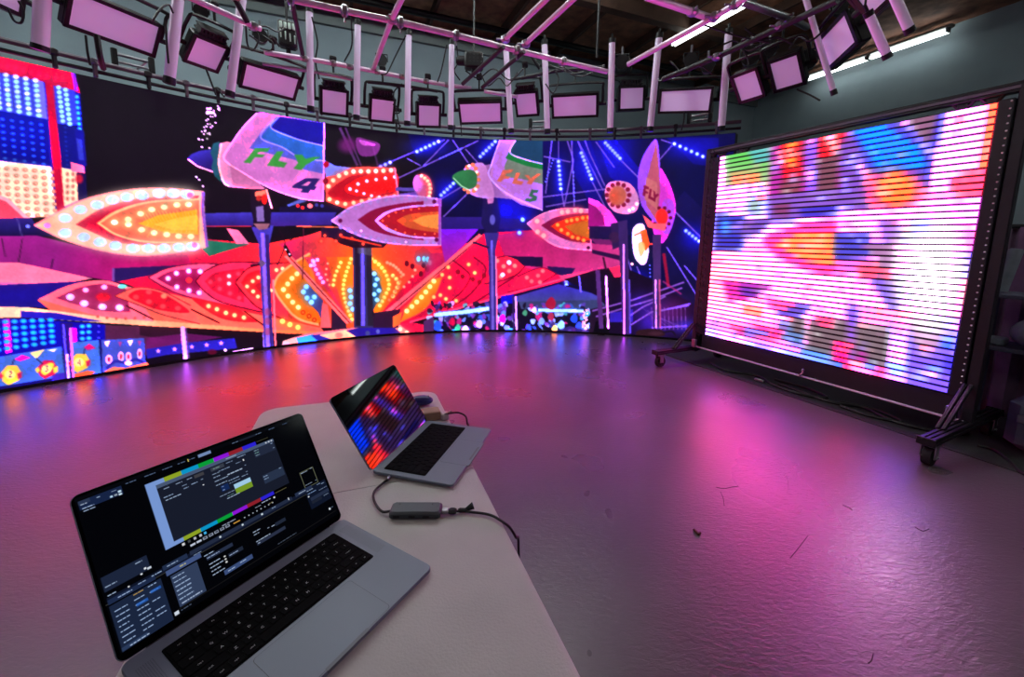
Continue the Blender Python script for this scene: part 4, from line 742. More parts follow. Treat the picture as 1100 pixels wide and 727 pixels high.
t = pipe([Z(590, -4), Z(541, 43)], .025, 'left pipe of the parallel pair meeting the front pipe'); joint(t, Z(543, 42))
t = pipe([Z(620, -5), Z(563, 48)], .025, 'right pipe of the parallel pair meeting the front pipe'); joint(t, Z(565, 47))
t = pipe([Z(541, 47)-UP*.03, at_dist(497, 90, 5.1)], .022, 'dim brace pipe running down beside the hanging hoist', M_CASE)
t = pipe([Z(563, 52)-UP*.03, at_dist(518, 94, 5.1)], .022, 'dim brace pipe just right of the hoist brace', M_CASE)
ZH = 3.34
t = pipe([at_z(694, -4, ZH), at_z(768, 21, ZH)], .03, 'pink lit pipe crossing the top above the middle batten'); joint(t, at_z(744, 13, ZH))
t = pipe([at_z(806, -6, ZG), at_z(768, 17.5, ZG), at_z(675, 69, ZG)], .026, 'pipe lying along the middle ceiling batten'); joint(t, at_z(768, 17.5, ZG)); joint(t, at_z(790, 5, ZG))
t = pipe([at_z(797, 2, ZH), at_z(845, 18.5, ZH), at_z(867, 29, ZH)], .03, 'short grey pipe right of the middle batten', M_STEEL); joint(t, at_z(845, 20, ZH))
t = pipe([at_dist(712, 85, 5.0), at_dist(770, 61, 4.7), at_dist(836, 30, 4.4), at_dist(900, 0, 4.1)], .026, 'dull pipe climbing to the top right over the tilted lights', M_CASE); joint(t, at_dist(838, 28, 4.4)); joint(t, at_dist(770, 61, 4.7))
t = pipe([at_dist(168, -20, 4.4), at_dist(210, 0, 4.5), at_dist(250, 18, 4.6), at_dist(280, 31, 4.7)], .024, 'bright pipe behind the second and third light tubes'); joint(t, at_dist(272, 28, 4.68))
t = pipe([at_dist(284, 56, 5.0), at_dist(347, 66, 5.15), at_dist(405, 77, 5.3), at_dist(455, 87, 5.4), at_dist(506, 95, 5.5)], .024, 'long back pipe behind the square studio lights'); [joint(t, at_dist(u, v, d), None, .035) for u, v, d in ((327, 63, 5.1), (358, 68, 5.18), (376, 72, 5.22), (405, 77, 5.3), (432, 82.5, 5.35), (458, 87.5, 5.4), (480, 91, 5.45))]
t = pipe([at_dist(282, 68, 5.05), at_dist(345, 78.5, 5.2), at_dist(378, 85, 5.3)], .018, 'thin lower pipe under the long back pipe', M_STEEL)
t = pipe([at_dist(395, 88, 5.35), at_dist(432, 92, 5.4), at_dist(470, 98, 5.45)], .018, 'thin dark pipe over the middle square studio lights', M_CASE)
t = pipe([at_dist(520, 98, 5.4), at_dist(556, 104, 5.4)], .02, 'short pink lit pipe behind the leaning middle tube')
t = pipe([at_dist(560, 84, 5.4), at_dist(600, 76, 5.4), at_dist(650, 72, 5.35)], .02, 'dark pipe above the wide panel right of centre', M_CASE)
t = pipe([at_dist(251, -4, 4.5), at_dist(266, 24, 4.6)], .024, 'short steep pipe beside the third light tube', M_CASE)
q_ = at_dist(251, -4, 4.5); MB().cyl(q_, [q_[0], q_[1], HC-.002], .014, 8).build('drop_rod', M_CASE, t); joint(t, q_)
t = pipe([Z(312, -6), at_dist(325, 58, 5.0)], .02, 'dark upright pipe beside the fourth light tube', M_CASE)
t = pipe([at_dist(562, 46, 5.4), at_dist(580, 74, 5.5)], .02, 'dark diagonal strut above the ninth light tube', M_CASE)
t = pipe([[at_dist(641, 62, 5.3)[0], at_dist(641, 62, 5.3)[1], HC-.002], at_dist(641, 62, 5.3)], .014, 'thin dark drop rod left of the tenth tube', M_CASE)
# hanging hoists
def hoist(u, v, w, h, d, lab, lit):
    c = at_dist(u, v, d); s = np.dot(c-CC, CF)/FPX; W_, H_ = w*s, h*s
    ez = np.array([-c[0], -c[1], 0]); ez /= np.linalg.norm(ez); ex = np.cross(UP, ez)
    t = thing('hoist_box', lab, 'hoist', c)
    mb = MB(); mb.obox(c, ex, UP, ez, W_, H_, W_*.7, .02); mb.obox(c-UP*(H_*.62), ex, UP, ez, W_*.25, H_*.4, W_*.25, .01); mb.build('body', M_BLACK, t)
    MB().tube([c+UP*H_*.5, c+UP*(H_*.5+.2), [c[0], c[1], HC-.16]], .012, 6).build('chain', M_CASE, t)
    if lit:
        mb = MB()
        for k in range(4): mb.obox(c+ex*((k-1.5)*W_*.22)+UP*H_*.27+ez*W_*.355, ex, UP, ez, W_*.16, H_*.24, .012, .004)
        for k in range(4): mb.obox(c+ex*((k-1.5)*W_*.24)-UP*H_*(.06+.05*k)+ez*W_*.355, ex, UP, ez, W_*.07, H_*.32, .012, .004)
        mb.build('socket_plate', mat('pale_socket', (190, 215, 200), .5), t)
    else:
        mb = MB(); mb.cyl(c-ex*W_*.5, c-ex*W_*.85, H_*.3, 12); mb.cyl(c-ex*W_*.85, c-ex*W_*.95, H_*.2, 12); mb.build('motor', M_CASE, t)
        mb = MB()
        for k in range(4):
            for j in range(3): mb.obox(c+ex*((k-1)*W_*.2)+UP*(j-.6)*H_*.22+ez*W_*.355, ex, UP, ez, W_*.1, H_*.1, .01)
        mb.build('vent', M_CASE, t)
hoist(309, 38, 18, 26, 5.1, 'black power box with pale sockets hanging beside the fourth tube', True)
hoist(509, 66, 20, 16, 5.3, 'black chain hoist motor hanging near the ceiling centre', False)
# cables looped between the pipes
M_CABLE = mat('cable', (11, 11, 13), .55)
def cable(pts, r, label, grp=None, name='cable', m=None):
    P = [np.asarray(p, float) for p in pts]; mb = MB(); mb.tube(catmull(P, 6), r, 6); o = mb.build(name, m or M_CABLE, base=P[0]); return tag(o, label, 'cable', grp)
D5 = lambda *L: [at_dist(u, v, d) for u, v, d in L]
WA_ = wall_dist(5)*.9+.03
CB = [([(335, 18, 5.0), (341, 45, 5.1), (339, 66, 5.15), (343, 85, 5.2)], 'dangling cable right of the fourth light tube'), ([(377, 18, 5.0), (378, 48, 5.1), (370, 66, 5.2)], 'dangling cable left of the fifth light tube'), ([(436, 38, 5.2), (424, 62, 5.3), (416, 78, 5.3), (409, 80, 5.3)], 'slack cable swinging left of the sixth light tube'), ([(480, 48, 5.2), (474, 76, 5.3), (470, 88, 5.4)], 'thin cable left of the seventh light tube'), ([(490, 44, 5.2), (492, 66, 5.3), (488, 76, 5.3), (494, 86, 5.4)], 'thin cable right of the seventh light tube'),
      ([(590, 70, 5.3), (606, 76, 5.3), (622, 82, 5.3), (636, 78, 5.3), (648, 72, 5.3)], 'drooping cable between the ninth and tenth light tubes'), ([(590, 78, 5.3), (604, 72, 5.3), (618, 79, 5.3), (634, 74, 5.3), (650, 70, 5.3)], 'wavy cable above the right wide light panel'), ([(516, 78, 5.3), (524, 92, 5.3), (536, 84, 5.3), (545, 92, 5.3), (556, 78, 5.3)], 'tangled cable loop below the chain hoist'), ([(500, 76, 5.3), (514, 84, 5.3), (530, 74, 5.3), (548, 86, 5.3), (562, 74, 5.3)], 'tangled cable over the leaning middle tube'), ([(586, 90, 5.3), (594, 100, 5.3), (600, 86, 5.3), (597, 76, 5.3)], 'small cable loop right of the ninth tube'),
      ([(178, 22, 4.7), (179, 45, 4.7), (181, 68, 4.7)], 'black cable hanging behind the second light tube'), ([(164, 22, 4.45), (172, 10, 4.5), (181, 5, 4.55), (186, 14, 4.6)], 'short cable from the widest panel to its tube'), ([(264, 28, 4.7), (266, 48, 4.8), (272, 54, 4.8), (278, 42, 4.8), (274, 30, 4.8)], 'cable loop beside the third light tube'), ([(268, 32, 4.8), (284, 28, 4.9), (298, 34, 4.9), (306, 30, 5)], 'bunched cable left of the power box'), ([(268, 38, 4.8), (282, 46, 4.9), (292, 40, 4.9), (300, 50, 5)], 'lower bunched cable left of the power box'), ([(282, 38, 4.9), (293, 46, 4.9), (291, 54, 5), (280, 52, 4.9)], 'round cable loop left of the power box'),
      ([(8, 8, WA_), (15, 22, WA_), (23, 24, WA_), (25, 12, WA_), (20, 1, WA_)], 'thin cable loop below the corner light panel'), ([(104, 38, 4.7), (107, 58, 4.7), (111, 74, 4.8)], 'black strap below the widest light panel'), ([(92, 38, 4.7), (94, 56, 4.7), (97, 70, 4.7)], 'thin cord below the widest light panel'), ([(221, 73, 4.9), (226, 86, 4.9), (232, 102, 4.9)], 'thin cord below the small tilted square light'), ([(495, 131, 5.4), (495.5, 140, 5.4), (496, 146, 5.4)], 'black cord below the wide panel at centre'), ([(735, 120, 5.1), (734.5, 130, 5.1), (732, 140, 5.1)], 'black drop cord below the wide panel near the cart'), ([(422, 112, 5.4), (428, 116, 5.4), (429, 121, 5.4), (424, 122, 5.4)], 'small cable loop beside a square studio light'), ([(430, 140, 5.4), (426, 120, 5.4), (423, 100, 5.4), (432, 90, 5.4)], 'thin slack cable left of the sixth tube'),
      ([(720, 66, 5), (735, 78, 4.9), (750, 70, 4.8), (766, 80, 4.8)], 'drooping cable over the wide panel near the cart'), ([(796, 50, 4.7), (802, 60, 4.7), (804, 70, 4.7), (796, 74, 4.7)], 'grey cable loop above the small tilted light'), ([(776, 48, 4.7), (790, 44, 4.7), (804, 54, 4.7), (822, 46, 4.6)], 'cable bundle right of the cart corner tube'), ([(800, 30, 4.5), (816, 42, 4.5), (836, 40, 4.5), (852, 48, 4.5)], 'cable strung below the short grey pipe'), ([(848, 52, 4.5), (858, 40, 4.5), (870, 44, 4.4), (884, 34, 4.4)], 'cable strung behind the steep tilted panel'),
      ([(856, 96, 4.8), (870, 102, 4.8), (881, 108, 4.8)], 'black arm cable below the tilted square light'), ([(748, 24, 4.4), (790, 38, 4.5), (828, 46, 4.5)], 'thin straight cable below the pink lit pipe')]
for pts, lab in CB: cable(D5(*pts), .008 if 'strap' not in lab else .02, lab, 'cables in the overhead rigging')
# dark lamp heads and clamps crowded on the right hand pipes
def lamp_head(u, v, d, s, lab):
    d += .4; c = at_dist(u, v, d); k = np.dot(c-CC, CF)/FPX*s; ez = np.array([-c[0], -c[1], -.8]); ez /= np.linalg.norm(ez); ex = np.cross(UP, ez); ex /= np.linalg.norm(ex); ey = np.cross(ez, ex)
    t = thing('lamp_head', lab, 'lamp', c, 'dark lamp heads in the right rigging'); mb = MB(); mb.cyl(c-ez*k*.7, c+ez*k*.5, k*.5, 12); mb.cyl(c+ez*k*.5, c+ez*k*.62, k*.58, 12); mb.build('body', M_BLACK, t)
    MB().tube([c+ex*k*.6, c+ex*k*.6+ey*k*.7, c-ex*k*.6+ey*k*.7, c-ex*k*.6], k*.07, 6).build('yoke', M_CASE, t); MB().cyl(c+ey*k*.7, c+ey*k*1.3, k*.1, 6).build('clamp', M_STEEL, t)
for u, v, d, s, lab in ((806, 62, 4.8, 16, 'black lamp head left of the two tilted square lights'), (826, 54, 4.7, 14, 'black lamp head between the two tilted square lights'), (868, 66, 4.6, 16, 'black lamp head between tilted square and steep panel'), (902, 8, 4.3, 14, 'black lamp head above the steep tilted panel'), (742, 66, 5, 12, 'black lamp head above the wide panel near the cart'), (760, 72, 4.9, 12, 'black lamp head right over the wide panel near the cart'), (668, 68, 5.2, 12, 'black lamp head beside the tenth tube'), (280, 40, 4.95, 12, 'black lamp head left of the power box'), (410, 66, 5.35, 10, 'black clamp lamp on the long back pipe'), (216, 14, 4.65, 12, 'black lamp head above the small tilted square light')): lamp_head(u, v, d, s, lab)
# ------------------------------------------------------------------ ladder rail along the wall's top edge
t_ = np.linspace(TH0, TH1+.012, 60)
def along_wall(off, z): x, y = wall_xy(t_, off); return [np.array([a, b, z]) for a, b in zip(x, y)]
c0 = along_wall(.06, WALL_H+.12)
rail = thing('support_rail', 'long curved pipe rail with clamps along the top of the video wall', 'rail', c0[30])
M_RAILP = mat('rail_pipe', (104, 98, 106), .4, .3); MB().tube(c0, .022, 8).build('pipe', M_RAILP, rail); MB().tube(along_wall(.05, WALL_H+.045), .017, 8).build('pipe', M_CASE, rail)
for k in range(24):
    th = TH0+(TH1-TH0)*(k+.5)/24+rng.uniform(-.012, .012); x, y = wall_xy(th, .06); p = np.array([x, y, WALL_H+.12]); d = np.array([math.cos(th), -math.sin(th), 0]); nrm = np.array([-math.sin(th), -math.cos(th), 0])
    mb = MB(); mb.obox(p-UP*.055, d, nrm, UP, .03, .05, .15, .008); mb.obox(p, d, nrm, UP, .055, .066, .06, .012)
    if k % 3 == 0: mb.cyl(p+nrm*.03, p+nrm*.05+d*.05-UP*.06, .008, 6); mb.ball(p+nrm*.05+d*.05-UP*.06, .012, 8, 5)
    mb.build('clamp', M_RAILP if k % 2 else M_CASE, rail)
for u in (149, 580, 752):
    th = None; dd = ray(u, 120); tq = np.linspace(TH0, TH1+.02, 2000); x, y = wall_xy(tq); k = int(np.argmin(np.abs(x*dd[1]-y*dd[0])+(x*dd[0]+y*dd[1] < 0)*99)); th = tq[k]
    x, y = wall_xy(th, .0); p = np.array([x, y, WALL_H+.22]); d = np.array([math.cos(th), -math.sin(th), 0]); nrm = np.array([-math.sin(th), -math.cos(th), 0])
    for s in (-1, 1): MB().obox(p+d*s*.13, d, nrm, UP, .045, .06, .16, .008).build('bracket', M_BLACK, rail)
    mb = MB(); mb.cyl(p-d*.11+UP*.035, p+d*.11+UP*.035, .014, 8); mb.cyl(p-d*.11-UP*.03, p+d*.11-UP*.03, .012, 8); mb.cyl(p+d*.02-UP*.06, p+d*.09+UP*.02, .009, 6); mb.build('rung', M_STEEL, rail)
# ------------------------------------------------------------------ LED screen on a wheeled cart
DP = np.array([0.44546747, -0.89529813, 0]); NP_ = np.array([-0.89529813, -0.44546747, 0]); PO = np.array([2.5751, 3.57225, 0])
def pp(a, n, z): return PO+DP*a+NP_*n+UP*z
def plane_px(a, z): return project(pp(a, 0, z))
Q = Canvas(735, 90, 1100, 440, 2.0, (255, 205, 245))
def blowup(c):
    P, B, E, G = c.poly, c.blob, c.ell, c.glow
    wt = (255, 250, 255)
    P([(760, 235), (1075, 235), (1075, 340), (755, 340)], (255, 222, 250)); P([(755, 262), (900, 280), (960, 330), (960, 345), (755, 345)], (255, 240, 250))
    # green patch, top left
    P([(765, 160), (832, 150), (830, 206), (765, 212)], (110, 225, 100), grad=((775, 170), (775, 206), (236, 232, 200))); P([(800, 155), (832, 148), (831, 172), (812, 176)], (100, 205, 200)); P([(785, 186), (818, 183), (818, 196), (785, 200)], (238, 190, 120)); P([(765, 160), (782, 158), (780, 212), (762, 212)], wt); P([(765, 200), (830, 196), (828, 236), (762, 238)], (250, 246, 250)); G(812, 222, 8, 8, (150, 205, 210), .8)
    # hot reds
    P([(829, 148), (912, 132), (912, 214), (826, 226)], (212, 50, 190)); P([(838, 150), (864, 144), (862, 190), (842, 198)], (236, 24, 40)); P([(878, 142), (908, 136), (908, 172), (880, 178)], (238, 24, 44)); P([(838, 196), (862, 188), (860, 226), (838, 230)], (160, 74, 100)); P([(878, 172), (902, 168), (900, 205), (878, 207)], (140, 80, 100)); P([(866, 145), (880, 142), (878, 222), (866, 224)], (190, 110, 240)); P([(903, 152), (922, 146), (928, 206), (903, 210)], (144, 88, 224))
    for x, y, rx, ry, cc in ((851, 155, 7, 3, (255, 190, 70)), (850, 164, 6, 4, (255, 230, 200)), (851, 174, 6, 5, (255, 200, 60)), (839, 166, 4, 4, (255, 210, 255)), (840, 174, 4, 4, wt), (892, 147, 8, 3, wt), (896, 155, 7, 4, wt), (898, 162, 5, 4, wt), (871, 188, 5, 8, (250, 220, 255)), (872, 152, 4, 5, (255, 180, 240)), (833, 180, 4, 6, (230, 150, 250)), (853, 192, 5, 6, (230, 170, 250)), (912, 176, 5, 4, (220, 190, 255)), (918, 170, 4, 4, wt), (924, 181, 5, 4, wt), (908, 194, 4, 5, (230, 210, 255))): E(x, y, rx, ry, cc, .95, .7)
    P([(826, 212), (930, 200), (935, 232), (826, 238)], (150, 96, 226)); P([(832, 218), (850, 216), (848, 232), (832, 232)], (150, 70, 130)); P([(860, 224), (900, 220), (898, 234), (862, 236)], (70, 56, 224)); P([(868, 206), (900, 203), (900, 212), (868, 214)], (170, 120, 230))
    P([(770, 230), (800, 232), (798, 268), (768, 268)], (54, 66, 222)); E(780, 244, 5, 8, (60, 200, 250), .9, .8); E(796, 242, 3, 6, (200, 150, 240), .9, .6); P([(800, 236), (830, 236), (815, 252), (796, 254)], (130, 90, 220)); P([(800, 262), (830, 240), (905, 228), (905, 250), (830, 262)], wt)
    # orange arrowhead
    B([(820, 260), (850, 244), (905, 238), (905, 290), (860, 288)], (250, 90, 225), n=4); P([(832, 262), (860, 250), (897, 248), (897, 284), (866, 280)], (255, 186, 96)); E(868, 264, 9, 5, (255, 236, 200), .9, .8); P([(897, 252), (935, 252), (935, 278), (897, 280)], (84, 80, 228)); P([(898, 278), (940, 276), (940, 290), (900, 296)], (240, 140, 235)); E(845, 262, 5, 4, wt, .9, .7)
    # cyan wedge and violet stripes, top right
    P([(914, 138), (985, 122), (1020, 122), (1016, 200), (950, 194), (930, 180)], (100, 84, 230)); P([(918, 141), (950, 134), (988, 158), (998, 182), (945, 184), (930, 160)], (0, 178, 255)); P([(945, 150), (965, 146), (985, 170), (950, 172)], (40, 170, 250)); P([(962, 130), (1020, 116), (1016, 150), (1000, 156), (980, 138)], (150, 96, 130)); P([(1010, 118), (1024, 114), (1008, 170), (998, 190), (994, 170)], (92, 70, 225))
    for k in range(6): E(974+k*6.5, 132+k*7.5, 5.5, 3, (250, 220, 255), .95, .7)
    P([(1018, 114), (1080, 100), (1078, 182), (1000, 210), (1000, 188)], wt); P([(1062, 104), (1080, 100), (1074, 180), (1050, 182)], (255, 170, 110)); P([(1020, 190), (1046, 184), (1058, 186), (1056, 210), (1022, 208)], (252, 110, 170)); P([(1052, 180), (1070, 178), (1064, 214), (1050, 214)], (245, 100, 180)); P([(1056, 150), (1070, 150), (1068, 170), (1056, 170)], (255, 190, 170))
    # glowing ball
    E(962, 204, 32, 24, (250, 80, 190), .9, .5); E(963, 203, 22, 18, (255, 166, 70)); E(950, 206, 9, 6, (255, 226, 190), .9, .8); E(962, 196, 12, 5, (255, 206, 120), .9, .8)
    P([(900, 222), (960, 226), (1000, 214), (1066, 212), (1060, 250), (900, 252)], (255, 240, 255)); P([(945, 238), (965, 236), (966, 262), (950, 262)], (200, 120, 230)); E(990, 241, 10, 7, (90, 200, 255), .95, .6); E(972, 254, 14, 8, (150, 90, 220), .8, .6); E(975, 246, 6, 5, (240, 150, 220), .8, .6)
    # burning white patch
    P([(1030, 250), (1065, 245), (1055, 335), (1025, 345)], (250, 160, 245)); P([(1047, 280), (1062, 270), (1052, 330), (1034, 330)], (255, 190, 90)); P([(1032, 268), (1046, 268), (1044, 296), (1030, 296)], (190, 90, 240)); G(1000, 296, 34, 44, (255, 255, 255), 1); G(1002, 290, 22, 40, (255, 255, 255), 1)
    # lower left shapes
    P([(776, 300), (832, 306), (812, 320), (784, 324)], (236, 60, 220)); P([(796, 306), (822, 309), (812, 318), (798, 318)], (130, 60, 210)); P([(838, 324), (872, 330), (860, 340), (836, 338)], (120, 90, 230)); P([(822, 318), (860, 326), (838, 336), (828, 330)], (250, 120, 230)); P([(800, 328), (820, 330), (818, 340), (800, 338)], (255, 190, 160)); P([(838, 346), (866, 352), (862, 372), (836, 364)], (110, 150, 225)); P([(784, 350), (846, 352), (838, 366), (796, 360)], (246, 80, 214)); P([(800, 352), (826, 356), (826, 362), (800, 360)], (190, 150, 240)); P([(852, 342), (864, 344), (862, 360), (852, 358)], (130, 110, 120))
    P([(872, 344), (912, 346), (908, 384), (868, 378)], (138, 112, 124)); P([(878, 338), (896, 340), (898, 352), (878, 350)], (240, 100, 170)); P([(896, 366), (912, 366), (914, 396), (894, 392)], (250, 50, 190)); P([(910, 330), (928, 330), (928, 390), (912, 388)], (176, 110, 236)); P([(862, 372), (896, 380), (894, 392), (860, 384)], (120, 190, 236)); P([(840, 376), (862, 380), (862, 390), (838, 386)], (200, 160, 245))
    P([(752, 352), (840, 376), (905, 394), (905, 412), (752, 372)], (232, 250, 255)); P([(756, 352), (800, 362), (800, 370), (756, 362)], wt); P([(812, 366), (830, 370), (830, 376), (812, 372)], (230, 190, 255)); P([(896, 388), (906, 390), (906, 400), (896, 398)], (90, 170, 240))
    P([(920, 348), (962, 356), (958, 396), (918, 388)], (140, 116, 128)); P([(922, 330), (970, 336), (968, 356), (922, 350)], (255, 214, 240)); P([(955, 352), (980, 354), (976, 412), (952, 404)], (240, 236, 255)); P([(978, 342), (1030, 340), (1022, 424), (974, 414)], (160, 112, 236)); P([(980, 345), (1012, 345), (1008, 372), (980, 370)], (196, 120, 190)); P([(936, 300), (972, 296), (968, 332), (958, 334)], (150, 110, 230)); P([(922, 284), (958, 284), (958, 302), (926, 300)], (240, 110, 160)); P([(930, 262), (962, 262), (964, 284), (950, 290)], (190, 130, 190))
    for x, y, rx, ry, cc in ((1022, 353, 7, 4, wt), (1020, 363, 7, 4, (150, 220, 255)), (1018, 372, 7, 4, (30, 130, 255)), (1022, 392, 8, 10, (90, 70, 235)), (1002, 400, 10, 5, wt), (1006, 394, 8, 3, (130, 200, 250)), (990, 404, 9, 5, (225, 220, 255)), (966, 380, 9, 10, wt), (962, 396, 10, 6, (225, 250, 255)), (946, 398, 8, 6, (240, 90, 220)), (920, 390, 7, 4, (255, 240, 240)), (936, 392, 7, 4, (150, 190, 245)), (995, 376, 8, 6, (250, 190, 230)), (1000, 356, 6, 4, (230, 170, 245)), (912, 372, 6, 6, (250, 110, 180)), (926, 384, 6, 6, (230, 60, 200)), (928, 372, 5, 4, (170, 140, 230)), (880, 262, 8, 5, (255, 226, 170)), (790, 244, 4, 4, (220, 170, 245))): E(x, y, rx, ry, cc, .95, .7)
def speckle(c):
    q = random.Random(9)
    for i in range(420):
        x, y = q.uniform(762, 1068), q.uniform(120, 410); cc = q.choice([(255, 250, 255)]*4+[(250, 150, 240), (255, 120, 200), (170, 120, 240), (230, 200, 255), (255, 190, 200)])
        c.ell(x, y, q.uniform(1.5, 5), q.uniform(1.5, 3), cc, q.uniform(.25, .7), .8)
blowup(Q); speckle(Q); Q.a = blur(Q.a, 4.5, 1.6)
cart = thing('led_screen_cart', 'wheeled black frame carrying a bright LED screen of white and pink bars', 'LED screen', pp(0, 0, 0))
AW, Z0, Z1, NR, NC = .9625, .341, 2.237, 43, 66
M_LED2 = screen_mat('led_bars', 1.0, base=(18, 14, 22))
pit = (Z1-Z0)/NR; a_ = np.linspace(-AW, AW, NC); ro = []; cl = []
av = []; 
for r in range(NR):
    zc = Z1-(r+.5)*pit; x, y = project((pp(0, 0, 0)+DP*a_[:, None]+UP*zc)); kk = np.array([PANEL_K]*len(x)); kk[:, 2] *= 1-.85*np.exp(-((x-768)/40)**2-((y-300)/50)**2); kk[:, 0] *= 1-.9*np.exp(-((x-764)/14)**2-((y-356)/14)**2); hot = np.exp(-((x-1001)/20)**2-((y-293)/34)**2)[:, None]; c = led_light(Q.sample(x, y), kk)*PANEL_E*(1-hot)+np.array([34, 28, 32])*hot
    for z, nn, f in ((zc+pit*.34, .004, .6), (zc+pit*.26, .013, 1), (zc-pit*.26, .013, 1), (zc-pit*.34, .004, .6)): ro.append(pp(0, nn, z)+DP*a_[:, None]); cl.append(c*f)
PW2 = np.array(ro); C2 = np.array(cl)
# keep the bars apart: one strip per row, no faces between rows
def strips(name, P, C, m, parent):
    vs = []; fs = []; cols = []
    for r in range(NR):
        o = len(vs); blk = P[r*4:r*4+4].reshape(-1, 3); vs += [tuple(q) for q in blk]; cols.append(C[r*4:r*4+4].reshape(-1, 3))
        for j in range(3):
            for i in range(NC-1): a = o+j*NC+i; fs.append((a, a+NC, a+NC+1, a+1))
    b = BASE[parent.name]; me = bpy.data.meshes.new(name); me.from_pydata([tuple(np.array(q)-b) for q in vs], [], fs); me.update()
    ca = me.color_attributes.new('Col', 'FLOAT_COLOR', 'POINT'); rgba = np.ones((len(vs), 4), np.float32); rgba[:, :3] = np.concatenate(cols); ca.data.foreach_set('color', rgba.reshape(-1))
    me.materials.append(m); o = bpy.data.objects.new(name, me); COL.objects.link(o); o.parent = parent; BASE[o.name] = b; return o
strips('display', PW2, C2, M_LED2, cart)
M_PANELB = mat('dark_panel', (22, 18, 25), .5, noise=.2, nscale=60)
MB().obox(pp(0, -.028, (Z0+Z1)/2), DP, NP_, UP, 2*AW, .05, Z1-Z0).build('backing_panel', M_PANELB, cart)
mb = MB(); mb.obox(pp(1.0, -.02, (Z0+Z1)/2), DP, NP_, UP, .07, .06, Z1-Z0+.01, .004); mb.build('side_strip', M_PANELB, cart)
M_BOLT = mat('bright_bolt', (240, 232, 240), .3, .3)
for k in range(NR+1): MB().ball(pp(1.021, .012, Z0+.012+(Z1-Z0-.024)*k/NR), .006, 8, 4).build('bolt', M_BOLT, cart)
mb = MB(); mb.obox(pp(-1.03, -.03, (Z0+Z1)/2), DP, NP_, UP, .13, .05, Z1-Z0); mb.build('side_strip', M_PANELB, cart)
mb = MB()
for k in range(22):   # chain of loops down the left upright
    z = Z0-.02+k*.092; mb.tube(catmull([pp(-1.045, .01, z), pp(-1.02, .03, z+.03), pp(-1.05, .03, z+.06), pp(-1.085, .02, z+.035)], 4, True)+[pp(-1.045, .01, z)], .005, 6)
mb.build('cable_chain', M_CASE, cart)
M_RAIL = mat('frame_profile', (40, 37, 43), .38, .5)
for s, a in ((1, 1.07), (-1, -1.12)):
    mb = MB(); mb.obox(pp(a, -.03, 1.23), DP, NP_, UP, .06, .06, 2.22, .006); mb.build('post', M_PANELB, cart)
    mb = MB(); mb.obox(pp(a-s*.012, -.09, 1.23), DP, NP_, UP, .03, .04, 2.2, .004); mb.build('back_post', M_BLACK, cart)
mb = MB(); mb.obox(pp(-.02, -.03, 2.325), DP, NP_, UP, 2.24, .06, .022, .004); mb.obox(pp(-.02, -.03, 2.285), DP, NP_, UP, 2.24, .05, .02, .004); mb.build('rail', M_BLACK, cart)
MB().obox(pp(-.02, -.02, 2.305), DP, NP_, UP, 2.16, .04, .018).build('rail_groove', mat('dull_groove', (92, 84, 98), .5), cart)
MB().obox(pp(0, -.02, .258), DP, NP_, UP, 2.04, .02, .15).build('skirt_panel', M_CASE, cart)
MB().cyl(pp(-1.1, 0, .185), pp(1.06, 0, .178), .009, 8).build('crossbar', M_PIPE, cart)
for a in (-.72, .80, .93, -.97):
    mb = MB(); mb.tube([pp(a-.05, -.02, 2.28), pp(a-.02, -.02, 2.245), pp(a+.02, -.02, 2.245), pp(a+.05, -.02, 2.28)], .012, 6); mb.obox(pp(a, -.02, 2.25), DP, NP_, UP, .05, .03, .03); mb.build('hanging_bracket', M_BLACK, cart)
for s, a in ((1, 1.07), (-1, -1.12)):
    bar = MB()
    for k in (-1, 0, 1): bar.obox(pp(a+k*.026, .03, .172), DP, NP_, UP, .019, 1.1, .03, .003)
    bar.obox(pp(a, .03, .155), DP, NP_, UP, .085, 1.1, .016); b_ = bar.build('foot_bar', M_RAIL, cart)
    for q_ in (.582, -.522): MB().obox(pp(a, q_, .165), DP, NP_, UP, .09, .012, .05, .003).build('end_plate', M_BLACK, b_)
    p0, p1 = pp(a-s*.01, .03, .44), pp(a-s*.02, .33, .185); ax = (p1-p0)/np.linalg.norm(p1-p0)
    mb = MB(); 
    for k in (-1, 1): mb.obox((p0+p1)/2+DP*k*.014, ax, DP, np.cross(ax, DP), np.linalg.norm(p1-p0), .018, .03, .003)
    mb.build('brace', M_RAIL, cart)
    mb = MB(); mb.obox(pp(a-s*.06, .06, .235), DP, NP_, UP, .05, .03, .09, .004); mb.build('angle_bracket', M_STEEL, cart)
    for n_ in (.5, -.44):
        w = MB(); c = pp(a, n_, .058); w.cyl(c-DP*.022, c+DP*.022, .058, 20); w.cyl(c-DP*.026, c+DP*.026, .03, 12); w_ = w.build('caster', M_RUBBER, cart)
        mb = MB(); mb.obox(pp(a, n_+.005, .135), DP, NP_, UP, .075, .085, .022, .004)
        for k in (-1, 1): mb.obox(pp(a+k*.034, n_+.01, .095), DP, NP_, UP, .006, .05, .09)
        mb.cyl(c-DP*.045, c+DP*.045, .008, 8); mb.build('fork', M_STEEL, w_)
hook = MB(); hook.tube(catmull([pp(.03, .01, .185), pp(.045, .03, .20), pp(.06, .025, .225), pp(.052, .02, .245), pp(.065, .02, .25)], 4), .008, 6); hook.build('hook', M_STEEL, cart)
